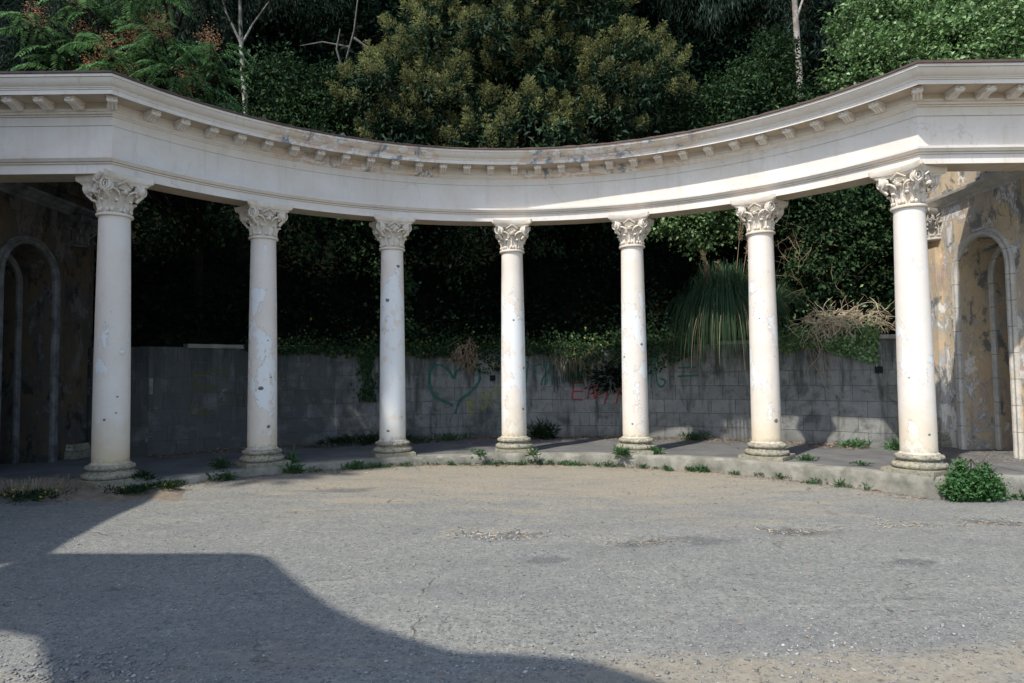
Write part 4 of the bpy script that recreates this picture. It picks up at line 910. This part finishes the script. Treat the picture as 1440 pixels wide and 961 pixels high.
trunk_tree('eucalyptus_tree', 'straight pale trunk standing left of the bright climber mass', [(8.6, 19.2, 4.5), (8.55, 19.1, 8), (8.5, 19, 10.4), (8.46, 19, 11.6), (8.42, 19, 12.8), (8.4, 19, 15)], [.115, .10, .09, .085, .075, .05],
           [([(8.45, 19, 11.9), (8.7, 19, 12.6), (9.1, 19, 13.4)], .04)], [(8.0, 19.3, 14.4, 1.5, 1, .9), (6.0, 19.6, 13.2, 1.3, 1, .8)], n=80)
# gnarled bare branches in the dark, upper left of the middle tree
dead = empty('dead_branch', (-4.2, 18.5, 9), label='twisted bare grey branches in the dark left of the flowering tree', cat='branch')
m = MB(); m.tube([(-3.4, 18.3, 7.2), (-3.9, 18.0, 8.7), (-4.5, 17.6, 9.9), (-4.15, 17.4, 10.9), (-4.0, 17.4, 12.2)], [.035, .03, .026, .022, .015], 7)
m.tube([(-4.5, 17.6, 9.9), (-4.62, 17.4, 10.4), (-4.5, 17.3, 10.9)], [.04, .03, .015], 6); m.tube([(-4.15, 17.4, 10.7), (-3.6, 17.3, 10.25), (-3.3, 17.2, 9.8)], [.035, .025, .012], 6)
m.tube([(-4.3, 17.5, 10.5), (-5.0, 17.4, 10.6), (-5.6, 17.4, 10.5)], [.03, .02, .01], 6); mk('branches', m, M['grey_bark'], dead, smooth=60)

# bright climber-covered mass, right
tree('climber_covered_tree', 'bright sunlit tree buried in leafy climber above the right wing', (10.6, 17.0, 5.2), [(9.4, 16.2, 8.6, 1.6, 1.2, 1.5), (11.0, 15.7, 8.9, 1.7, 1.2, 1.7), (12.6, 15.6, 9.0, 1.6, 1.2, 1.8), (10.2, 16.8, 10.6, 1.8, 1.2, 1.3), (12.2, 16.6, 11.0, 2.0, 1.2, 1.5), (9.2, 15.8, 7.3, 1.4, 1, 1.1), (11.6, 15.2, 7.4, 2.2, 1, 1.2), (14, 16.2, 9.6, 1.4, 1.2, 2.2)],
     'leaf_bright', 2300, 38, .15, .105, .6, .2, seed=7, droop=.1, squeeze=.24)
tree('climber_covered_shrub', 'lower green shrub with small leaves just over the cornice right of centre', (7.6, 17, 5.0), [(7.6, 15.7, 7.1, 1.2, .8, .8), (6.5, 15.6, 6.7, 1.0, .8, .7), (8.6, 15.9, 7.5, 1.0, .8, .9), (5.4, 15.8, 6.3, .9, .7, .6)], 'leaf_bright', 620, 36, .15, .09, .6, .08, cat='shrub', seed=8)
tree('arching_shrub', 'dark arching shrub with thin pale twigs between the flowering tree and the bare trunk', (6.0, 17.8, 5.6), [(6.2, 16.9, 8.7, 1.3, .9, .9), (5.2, 16.6, 8.0, .9, .9, .8), (7.1, 16.8, 8.2, .9, .8, .8), (5.6, 16.5, 7.1, 1.2, .8, .7), (6.8, 16.8, 9.7, .6, .6, .6)], 'leaf_ivy', 520, 34, .17, .10, .5, .09, cat='shrub', seed=9, squeeze=.3)

# dark wood further up the hill: each tree its own crown and trunk
dl = ['tall dark tree in the wood above the left wing, behind the fern leaved tree', 'dark tree behind the slender forked trunk', 'dark tree in the gap left of the flowering tree', 'very dark tree directly behind the flowering tree', 'dark tree behind the right half of the flowering tree',
      'dark tree behind the arching shrub', 'dark tree right of the straight pale trunk, partly hidden by bright climber', 'dark tree at the far right behind the bright climber', 'dark tree at the far left edge of the wood']
dl += ['dark tree high on the hill above the arching shrub', 'dark tree high on the hill behind the forked trunk', 'dark tree high on the hill left of the flowering tree top']
for q, (x, y, sc) in enumerate([(-11.2, 20, 1.1), (-8.2, 22.5, 1.15), (-4.8, 20.5, 1.05), (-.8, 21.5, 1.1), (3.4, 21.0, 1.1), (6.6, 22.0, 1.15), (10.6, 21.5, 1.1), (15.0, 21.5, 1.2), (-15.5, 20, 1.1), (8.2, 24.5, 1.2), (-8.8, 25, 1.2), (-3.0, 24.5, 1.2)]):
    z = hill_z(x, y); r = random.Random(40+q); lb = []
    for _ in range(7): lb.append((x+r.uniform(-1.6, 1.6), y+r.uniform(-1.0, .8), z+r.uniform(.8, 7.5)*sc, r.uniform(1.2, 1.8)*sc, 1.2, r.uniform(1.0, 1.7)*sc))
    lb += [(x, y+.6, z+2.2, 2.5, 1.0, 2.2), (x, y+.8, z+5.6, 2.4, 1.0, 2.2)]
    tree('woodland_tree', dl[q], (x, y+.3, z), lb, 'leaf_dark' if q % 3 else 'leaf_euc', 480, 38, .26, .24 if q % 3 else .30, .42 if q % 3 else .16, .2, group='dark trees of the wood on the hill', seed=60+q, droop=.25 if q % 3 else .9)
# undergrowth on the slope behind the wall (seen between the columns)
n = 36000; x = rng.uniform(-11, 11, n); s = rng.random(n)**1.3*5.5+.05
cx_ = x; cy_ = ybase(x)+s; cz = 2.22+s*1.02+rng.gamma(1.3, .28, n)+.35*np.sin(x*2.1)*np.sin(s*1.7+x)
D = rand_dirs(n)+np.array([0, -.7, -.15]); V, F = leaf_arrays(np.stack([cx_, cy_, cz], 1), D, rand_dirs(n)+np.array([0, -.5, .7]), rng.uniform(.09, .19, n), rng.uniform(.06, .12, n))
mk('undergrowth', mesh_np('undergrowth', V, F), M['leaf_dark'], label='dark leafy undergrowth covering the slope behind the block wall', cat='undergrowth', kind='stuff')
# ivy-clad bank
def mound(name, label, lobes, mat, ncl, per, size, L, W, cat='ivy', droop=.3, extra=None):
    c, d = lobes_points(lobes, ncl, .1, .25); V, F = clump_leaves(c, d, per, size, L, W, droop); o = mk(name, mesh_np(name, V, F), M[mat], label=label, cat=cat, kind='stuff'); return o
mound('ivy', 'ivy and brambles climbing the sunlit bank left of the rightmost column', [(7.7, 15.4, 4.4, 1.2, .7, 1.5), (8.6, 15.4, 5.4, .9, .7, 1.3), (7.2, 15.9, 5.7, 1.3, .6, .9), (8.6, 15.2, 3.3, .8, .4, .6), (9.6, 15.3, 4.4, .8, .5, 2.2)], 'leaf_ivy', 650, 34, .17, .095, .7)
mound('ivy', 'hanging leafy ivy below the entablature between the fifth and sixth columns', [(4.6, 15.9, 5.2, .9, .5, .6), (3.6, 16.1, 5.5, .8, .5, .5), (5.6, 15.9, 5.5, .7, .5, .5)], 'leaf_bright', 170, 34, .14, .10, .65)
mound('ivy', 'dim ivy leaves high between the second and third columns', [(-3.4, 16.3, 4.9, .9, .5, .9), (-2.8, 16.6, 3.6, .5, .4, .9), (-4.9, 16.4, 5.2, .8, .4, .6)], 'leaf_ivy', 45, 26, .18, .12, .7)
mound('ivy', 'dim ivy strands just right of the leftmost column', [(-7.7, 14.6, 5.0, .6, .4, .8), (-6.9, 15.2, 5.2, .8, .4, .5)], 'leaf_ivy', 40, 24, .17, .10, .7)
mound('ivy', 'dim ivy leaves high behind the middle column', [(.0, 17.6, 5.3, 1.6, .4, .5), (-1.4, 17.5, 4.7, .7, .4, .8), (2.2, 17.6, 5.1, 1.0, .4, .6)], 'leaf_ivy', 40, 22, .2, .10, .7)
# fringe of ivy along the top of the wall, hanging over it
def fringe(name, label, th0, th1, n, zlo, mat, L=.08, W=.75, dens=None, ylw=.045):
    th = rng.uniform(th0, th1, n); hang = (rng.random(n)**1.8)*np.interp(th, np.linspace(th0, th1, len(zlo)), zlo); up = rng.random(n) < .45
    z = np.where(up, 2.36+rng.gamma(1.2, .12, n), 2.36-hang); out = np.where(up, rng.uniform(-.35, .12, n), rng.uniform(.03, .10, n))
    C = np.stack([CX+(RW-out)*np.sin(th), CY+(RW-out)*np.cos(th), z], 1); inn = np.stack([-np.sin(th), -np.cos(th), np.zeros(n)], 1)
    D = inn*.4+rand_dirs(n)*.6+np.array([0, 0, -.6]); V, F = leaf_arrays(C, D, inn+rand_dirs(n)*.5, rng.uniform(.6, 1.3, n)*L, rng.uniform(.6, 1.3, n)*L*W)
    k = int(n*ylw); t = empty(name, wall_xyz((th0+th1)/2, 2.3), label=label, cat='ivy', group='ivy along the top of the block wall')
    q = len(C); a = F[:, 0]//4 >= k; mk('leaves', mesh_np('leaves', V, F[a]), M[mat], t, kind='stuff'); mk('yellow_leaves', mesh_np('yellow_leaves', V, F[~a]), M['leaf_yell'], t, kind='stuff')
    return t
fringe('ivy', 'ivy fringe on the wall top above the painted heart', -.27, .0, 1700, [.15, .3, .25, .55, .75, .35], 'leaf_ivy')
fringe('ivy', 'ivy fringe on the wall top right of the middle column', .0, .28, 1500, [.35, .2, .25, .4, .6, .5], 'leaf_ivy')
fringe('ivy', 'ivy fringe on the wall top left of the pampas grass', .24, .42, 1500, [.7, .9, .8, .5, .3], 'leaf_ivy')
fringe('ivy', 'thin dark ivy on the wall top left of the third column', -.62, -.27, 1600, [.1, .2, .15, .3, .2, .3], 'leaf_ivy')
fringe('ivy', 'leafy ivy spilling over the coping at the right end of the wall', .58, .80, 2600, [.15, .3, .2, .3, .5, .6], 'leaf_bright', ylw=.03)
# moss and weed streaks hanging down the face
def hanging(name, label, th, z0, z1, wd, n, mat='pampas', L=.35, W=.012):
    t = rng.normal(th, wd, n); z = rng.uniform(z1+.2, z0, n); inn = np.stack([-np.sin(t), -np.cos(t), np.zeros(n)], 1)
    C = np.stack([CX+(RW-.03)*np.sin(t), CY+(RW-.03)*np.cos(t), z], 1)+inn*rng.uniform(0, .06, n)[:, None]; D = np.array([0, 0, -1.0])+rng.normal(size=(n, 3))*.10
    V, F = leaf_arrays(C, D, inn, L*rng.uniform(.6, 1.3, n), W); mk(name, mesh_np(name, V, F), M[mat], label=label, cat='grass', kind='stuff')
hanging('hanging_grass', 'thin grass hanging down the wall between the middle and fifth columns', .145, 2.45, 1.35, .022, 420); hanging('hanging_grass', 'straw coloured dry grass hanging above the red letters', .15, 2.45, 1.6, .035, 220, 'dry')
hanging('hanging_weed', 'dark hanging weed streak on the wall left of the third column', -.352, 2.2, .85, .010, 300, 'leaf_ivy', .10, .05)
# dark sprig beside the fifth column
m_ = rng.normal(size=(420, 3))*np.array([.22, .08, .16]); c0 = np.array(wall_xyz(.232, 1.50, .15)); V, F = leaf_arrays(c0+m_, m_*3+rand_dirs(420)*.4, rand_dirs(420), .16, .035); mk('dark_fern', mesh_np('dark_fern', V, F), M['leaf_dark'], label='dark spiky fern growing out of the wall beside the red letters', cat='fern', kind='stuff')

# pampas grass
def blades(n, base, spread, length, droop, W=.016, seg=6, az=None, out=(.2, 1.0)):
    a = rng.uniform(0, 2*PI, n) if az is None else rng.uniform(*az, n); o = rng.uniform(*out, n); L = length*rng.uniform(.65, 1.1, n)
    P0 = np.array(base)+np.stack([np.cos(a)*spread*rng.random(n), np.sin(a)*spread*.5*rng.random(n), np.zeros(n)], 1); dh = np.stack([np.cos(a), np.sin(a), np.zeros(n)], 1)
    Vs = []; side = np.stack([-np.sin(a+rng.normal(0, .6, n)), np.cos(a+rng.normal(0, .6, n)), np.zeros(n)], 1)
    for k in range(seg+1):
        u = k/seg; p = P0+dh*(L*o*.62*np.sin(u*1.45))[:, None]; p[:, 2] += L*(u*(1.05-.25*o)-droop*u*u*(.5+o)); w = W*(1-u)**.6*.5+.001; Vs += [p-side*w, p+side*w]
    V = np.stack(Vs, 1); m = V.shape[1]; F = []
    i = np.arange(n)*m
    for k in range(seg): F.append(np.stack([i+2*k, i+2*k+1, i+2*k+3, i+2*k+2], 1))
    return V.reshape(-1, 3), np.concatenate(F)
pg = empty('pampas_grass', (5.1, 15.0, 2.5), label='large drooping clump of pampas grass with dry plumes on the wall behind the sixth column', cat='grass clump')
V, F = blades(4200, (4.9, 15.1, 2.85), .5, 2.9, 1.12, .012, 12, out=(.04, .66)); mk('blades', mesh_np('blades', V, F), M['pampas'], pg)
V, F = blades(170, (4.95, 15.1, 2.75), .5, 2.3, .9, .009, 10, out=(.2, 1.0)); mk('dry_blades', mesh_np('dry_blades', V, F), M['dry'], pg)
V, F = blades(520, (5.9, 15.35, 3.0), .3, 2.0, .72, .010, 10, out=(.3, 1.0)); mk('side_tuft', mesh_np('side_tuft', V, F), M['pampas'], pg)
for (x0, z1, dx) in ((4.75, 4.35, -.38), (4.95, 4.1, -.25), (5.05, 5.25, .22), (5.15, 4.9, .30), (4.6, 3.9, -.15), (5.35, 4.3, .1)):
    m = MB(); top = Vector((x0+dx, 14.95, z1)); bot = Vector((x0, 15.05, 2.7)); m.tube([bot, bot.lerp(top, .5)+Vector((-dx*.1, 0, 0)), top], [.010, .008, .004], 5)
    st = mk('flower_stalk', m, M['dry'], pg); n = 160; u = rng.random(n)[:, None]; P = np.array(top)-(np.array(top)-np.array(bot))/(top-bot).length*u*.65
    V, F = leaf_arrays(P+rng.normal(size=(n, 3))*.012, np.array([dx*.4, 0, .25])+rand_dirs(n)*.22, rand_dirs(n), .10, .014); mk('plume', mesh_np('plume', V, F), M['dry'], st)

# heap of dry vine stems on the wall, right; tangle left of the middle column
def tangle(name, label, c, sp, n, rad, L, down=.3, seed=1, mat='dry'):
    r = random.Random(seed); m = MB()
    for _ in range(n):
        p = Vector(c)+Vector((r.gauss(0, sp[0]), r.gauss(0, sp[1]), r.gauss(0, sp[2]))); d = Vector((r.uniform(-1, 1), r.uniform(-.6, .3), r.uniform(-1, .5)-down)).normalized(); pts = [p]
        for k in range(6): d = (d+Vector((r.uniform(-.5, .5), r.uniform(-.4, .4), r.uniform(-.4, .3)))).normalized(); p = p+d*L/6; pts.append(p)
        m.tube(pts, [rad*q for q in (1, 1, .9, .8, .7, .6, .4)], 4, cap=False)
    return mk(name, m, M[mat], label=label, cat='dry vine', kind='stuff')
tangle('dry_vine', 'heap of dry tan vine stems lying on the wall left of the rightmost column', (7.35, 14.55, 2.72), (.42, .18, .11), 420, .008, .55, 0, 3, 'pale_dry')
tangle('dry_vine', 'dry vine stems hanging down the wall face right of the sixth column', (6.7, 14.62, 2.1), (.16, .03, .18), 14, .007, .8, 2.2, 4)
tangle('dry_vine', 'reddish brown root tangle hanging on the wall above the heart', (-1.15, 16.85, 2.25), (.13, .05, .17), 80, .006, .45, .8, 6, 'litter')
tangle('dry_vine', 'bare brambles on the bank right of the sixth column', (6.9, 15.45, 4.3), (.5, .3, .7), 130, .004, .7, .1, 8)

# ---------------- small plants
def tuft(name, label, loc, n, L, W, spread, mat='leaf_weed', flat=.6, group=None, cat='weed', flowers=0):
    nc = max(2, int(n/26)); ca = rng.uniform(0, 2*PI, nc); cr_ = spread*np.sqrt(rng.random(nc)); ch = rng.uniform(.35, 1.25, nc); k_ = rng.integers(0, nc, n)
    a = rng.uniform(0, 2*PI, n); r_ = np.abs(rng.normal(0, .045+spread*.10, n)); C = np.stack([loc[0]+cr_[k_]*np.cos(ca[k_])+r_*np.cos(a), loc[1]+cr_[k_]*np.sin(ca[k_])*.7+r_*np.sin(a)*.7, loc[2]+rng.random(n)*L*.9*ch[k_]], 1)
    D = np.stack([np.cos(a)*flat, np.sin(a)*flat, .6*ch[k_]], 1)+rand_dirs(n)*.5; V, F = leaf_arrays(C, D, rand_dirs(n)+np.array([0, 0, 1.0]), L*rng.uniform(.5, 1.1, n), W*rng.uniform(.7, 1.2, n))
    if not flowers:
        return mk(name, mesh_np(name, V, F), M[mat], label=label, cat=cat, group=group, origin=loc)
    t = empty(name, loc, label=label, cat=cat, group=group); mk('leaves', mesh_np('leaves', V, F), M[mat], t)
    k = flowers; C = np.array(loc)+np.stack([rng.normal(0, spread*.6, k), rng.normal(0, spread*.4, k), L*rng.uniform(.5, 1.3, k)], 1); per = 6
    V, F = leaf_arrays(np.repeat(C, per, 0), rand_dirs(k*per)+np.array([0, -.3, .4]), rand_dirs(k*per), .020, .014); mk('flowers', mesh_np('flowers', V, F), M['flower'], t, kind='stuff'); return t
def kerb_foot(a, out=.04): x, y = ring_pt(7.12-out, a); return (x, y, float(gz(x, y))+.0)
rw = random.Random(21)
wl = 'small green weed growing at the foot of the curved kerb'
used_labels = set()
for k in range(80):
    a = rw.triangular(-.98, 1.0, .12); f = kerb_foot(a, rw.uniform(.0, .22)); Lw = rw.uniform(.035, .095); sw = rw.uniform(.04, .15)
    kc = min(6, max(0, round(a/.335)+3)); off = a-(-.0048+.335*(kc-3)); side = 'in front of' if abs(off) < .05 else ('left of' if off < 0 else 'right of')
    if abs(off) > .12: side = 'well to the '+side
    wl = ('low ' if Lw < .055 else ('tall ' if Lw > .075 else ''))+('wide ' if sw > .11 else ('tiny ' if sw < .07 else ''))+'green weed at the kerb foot '+side+' the '+['first', 'second', 'third', 'middle', 'fifth', 'sixth', 'last'][kc]+' column'
    if wl in used_labels: continue
    used_labels.add(wl)
    tuft('weed', wl, f, rw.randint(30, 90), Lw, .02, sw, group='weeds along the foot of the kerb')
for (a, L, sp, lab) in ((-.62, .14, .13, 'bushy weed at the kerb below the second column'), (-.80, .10, .2, 'leafy weed at the kerb between the first two columns'), (-.46, .10, .14, 'leafy weed at the kerb right of the second column'), (.52, .10, .1, 'upright weed at the kerb below the sixth column')):
    tuft('weed', lab, kerb_foot(a, .06), 220, L, .04, sp, 'leaf_weed')
for q, (x, y, z, n, L, sp, lab) in enumerate([(2.85, 13.25, .0, 110, .12, .13, 'green weed at the left foot of the fifth column base'), (2.2, 13.2, .0, 120, .16, .14, 'tall weed beside the plinth of the fifth column'), (.40, 13.35, .0, 60, .13, .1, 'weed at the right foot of the middle column'), (-.75, 13.45, 0, 80, .10, .2, 'sparse weed on the platform left of the middle column'),
        (5.25, 12.1, 0, 120, .09, .16, 'low weed right of the sixth column base'), (6.0, 11.35, 0, 60, .07, .2, 'low weed on the platform between the last two columns'), (-5.25, 11.95, 0, 110, .15, .14, 'weed left of the second column base'), (-4.15, 12.6, 0, 80, .16, .09, 'weed right of the second column base'), (-5.85, 10.6, 0, 170, .13, .18, 'dark leafy weed right of the leftmost column base'),
        (.75, 16.6, 0, 260, .32, .26, 'dark bushy weed at the wall behind the middle column'), (4.35, 15.9, 0, 160, .16, .28, 'dark weed at the wall foot right of the fifth column'), (-2.9, 16.2, 0, 500, .18, .75, 'dark ground plants at the wall foot left of the third column'), (-3.9, 15.7, 0, 420, .16, .7, 'dark ground plants at the wall behind the second bay'),
        (-1.9, 16.5, 0, 420, .12, .9, 'low plants at the wall foot under the heart'), (7.1, 14.1, 0, 220, .13, .36, 'pale green grass at the wall foot left of the rightmost column'), (7.85, 13.55, 0, 300, .18, .22, 'dark weed at the wall foot close to the rightmost column')]):
    tuft('weed', lab, (x, y, z), n, L, .03, sp, 'leaf_weed' if q not in (8, 9, 11, 12) else 'leaf_ivy')
# leafy bush at the kerb below the rightmost column
bz = float(gz(6.75, 9.85)); bl = [(6.72, 9.86, bz+.17, .30, .20, .17), (6.48, 9.84, bz+.17, .15, .15, .15), (7.02, 9.86, bz+.15, .16, .16, .13), (6.62, 9.90, bz+.36, .13, .12, .15), (6.90, 9.90, bz+.33, .14, .12, .11), (6.60, 9.9, bz+.50, .05, .05, .07), (6.98, 9.9, bz+.43, .07, .07, .06), (7.12, 9.9, bz+.27, .08, .08, .05)]
tree('bush', 'round bright green bush growing at the kerb beside the rightmost column', (6.75, 9.9, bz), bl, 'leaf_bush', 460, 13, .034, .038, .8, .006, cat='bush', seed=12, droop=0, crown='foliage')
tuft('grass_clump', 'grass and leaves at the kerb foot at the right edge', (7.75, 9.98, float(gz(7.7, 9.9))), 420, .13, .03, .42)
# soil bank with yellow-flowered grass at the left end of the kerb
m = MB(); nx, ny = 44, 12
for j in range(ny+1):
    for i in range(nx+1):
        x = -9.4+4.6*i/nx; y = 9.35+1.15*j/ny; e = min(1, (1-i/nx)*3)*math.sin(PI*min(1, j/ny*.5+.0))
        m.v.append((x, y, float(gz(x, y))-.03+.19*e+.02*math.sin(x*7+y*5)+rt.uniform(-.008, .008)))
m.f = [(j*(nx+1)+i, j*(nx+1)+i+1, (j+1)*(nx+1)+i+1, (j+1)*(nx+1)+i) for j in range(ny) for i in range(nx)]
mk('soil_bank', m, M['dirt'], smooth=180, kind='structure')
for k, (x, y, sp, fl, lab) in enumerate([(-7.4, 9.55, .55, 12, 'dark grass patch with yellow flowers at the left edge'), (-6.7, 9.5, .45, 9, 'dark grass patch with yellow flowers in front of the leftmost column'), (-5.75, 9.95, .32, 7, 'small flowering weeds right of the leftmost column foot'), (-5.45, 10.25, .3, 5, 'flowering weeds at the kerb start'), (-8.1, 9.75, .5, 8, 'grass behind the left edge of the soil bank')]):
    tuft('grass_patch', lab, (x, y, float(gz(x, y))+.04), 520, .09, .014, sp, 'leaf_ivy', flowers=fl, cat='grass')
V, F = blades(500, (-7.2, 9.95, 0.0), 1.3, .22, .35, .006, 4); mk('dry_grass', mesh_np('dry_grass', V, F), M['dry'], label='dry grass on the bank left of the leftmost column', cat='grass', kind='stuff')

# ---------------- loose stones, litter
def stones(name, label, P, size):
    n = len(P); base = np.array([[1, 0, 0], [-1, 0, 0], [0, 1, 0], [0, -1, 0], [0, 0, 1], [0, 0, -1.]]); T = np.array([[0, 2, 4], [2, 1, 4], [1, 3, 4], [3, 0, 4], [2, 0, 5], [1, 2, 5], [3, 1, 5], [0, 3, 5]])
    a = rng.uniform(0, 2*PI, n); ca, sa = np.cos(a), np.sin(a); sc = size[:, None]*rng.uniform(.6, 1.3, (n, 3))*np.array([1, .75, .42]); B = base[None]*sc[:, None, :]+rng.normal(size=(n, 6, 3))*size[:, None, None]*.12
    X = B[..., 0]*ca[:, None]-B[..., 1]*sa[:, None]; Y = B[..., 0]*sa[:, None]+B[..., 1]*ca[:, None]; V = np.stack([X, Y, B[..., 2]], -1)+P[:, None, :]
    mk(name, mesh_np(name, V.reshape(-1, 3), (T[None]+np.arange(n)[:, None, None]*6).reshape(-1, 3)), M['stone'], label=label, cat='gravel', kind='stuff')
n = 24000; y = 3.0+8.5*rng.random(n)**1.5; x = rng.uniform(-.9, .9, n)*y*.95+rng.normal(0, .3, n)
dens = .45+.55*(np.sin(x*1.1+2*np.sin(y*.7))*np.cos(y*1.4+x*.5) > -.1); k = (rng.random(n) < dens) & (np.hypot(x-CX, y-CY)*(y > CY) < 7.05) & (y < 11.5)
x, y = x[k], y[k]; sz = np.minimum(rng.gamma(2.0, .0026, len(x))+.002, .02); P = np.stack([x, y, gzf(x, y)+sz*.15], 1); stones('loose_gravel', 'loose gravel scattered over the worn asphalt forecourt', P, sz)
litter_spots = [(-.15, 7.75), (3.35, 8.0), (6.1, 8.5), (4.9, 8.2), (1.4, 7.4)]
x = np.concatenate([rng.normal(-2.75, .32, 900), rng.normal(1.5, 1.3, 600), rng.normal(-.15, .3, 350)]); y = np.concatenate([rng.normal(4.15, .25, 900), rng.normal(4.3, .22, 600), rng.normal(7.75, .12, 350)])
sz = rng.gamma(2.0, .0042, len(x))+.003; sz = np.minimum(sz, .024); stones('loose_gravel', 'heaps of coarser pebbles near the lower edge and in the pothole', np.stack([x, y, gzf(x, y)+sz*.2], 1), np.minimum(sz, .035))
def litter(name, label, x, y, z, L, W, mat='litter'):
    n = len(x); D = rand_dirs(n)*np.array([1, 1, .12]); V, F = leaf_arrays(np.stack([x, y, z], 1), D, np.array([0, 0, 1.])+rng.normal(size=(n, 3))*.25, L, W, .1); mk(name, mesh_np(name, V, F), M[mat], label=label, cat='leaf litter', kind='stuff')
a = rng.uniform(-1.02, 1.05, 2600); R = 7.10-np.abs(rng.gamma(1.1, .13, 2600)); x = CX+R*np.sin(a); y = CY+R*np.cos(a); litter('leaf_litter', 'dry brown leaves and straw along the foot of the kerb', x, y, gzf(x, y)+.012, rng.uniform(.03, .09, 2600), rng.uniform(.006, .02, 2600))
a = rng.uniform(-.8, .78, 3600); R = 10.58-np.abs(rng.gamma(1.0, .22, 3600)); x = CX+R*np.sin(a); y = CY+R*np.cos(a); litter('leaf_litter', 'fallen leaves gathered along the foot of the block wall', x, y, np.full(3600, .018)+rng.random(3600)*.03*(R > 10.3), rng.uniform(.04, .10, 3600), rng.uniform(.01, .035, 3600))
x = np.concatenate([rng.normal(a_, .28, 70) for a_, b_ in litter_spots]); y = np.concatenate([rng.normal(b_, .10, 70) for a_, b_ in litter_spots]); litter('leaf_litter', 'straw and grit gathered in the shallow potholes', x, y, gzf(x, y)+.015, rng.uniform(.04, .12, len(x)), rng.uniform(.006, .016, len(x)), 'pale_dry')
n = 900; x = rng.uniform(-6, 6.5, n); y = rng.uniform(3.6, 12.5, n); k = np.hypot(x-CX, y-CY)*(y > CY) < 7; x, y = x[k], y[k]; litter('leaf_litter', 'scattered dry twigs and leaf bits on the forecourt', x, y, gzf(x, y)+.012, rng.uniform(.02, .07, len(x)), rng.uniform(.004, .012, len(x)))
a = rng.uniform(.9, 1.15, 500); x = rng.uniform(7.6, 9.6, 500); y = rng.uniform(11.2, 13.6, 500); litter('leaf_litter', 'dry leaves on the floor by the right arched opening', x, y, np.full(500, .02), rng.uniform(.03, .08, 500), rng.uniform(.008, .02, 500))

# unseen tall tree added left of the frame, crown placed to shade left columns
tall = [(-13.6, 2.1, 23.2, 1.2, 1.1, 1.7), (-11.6, 3.2, 23.8, 1.1, 1.0, 1.9), (-15.35, .1, 21.4, 1.4, 1.05, 2.2), (-12.6, 2.7, 23.6, 1.0, 1.0, 1.8), (-14.5, 1.1, 22.8, 1.0, 1.0, 1.5)]
tree('shade_tree', 'unseen tall tree added beyond the left edge to shade the left columns', (-14.8, 1.2, -.2), tall, 'leaf_dark', 700, 16, .2, .42, .6, .3, seed=77)
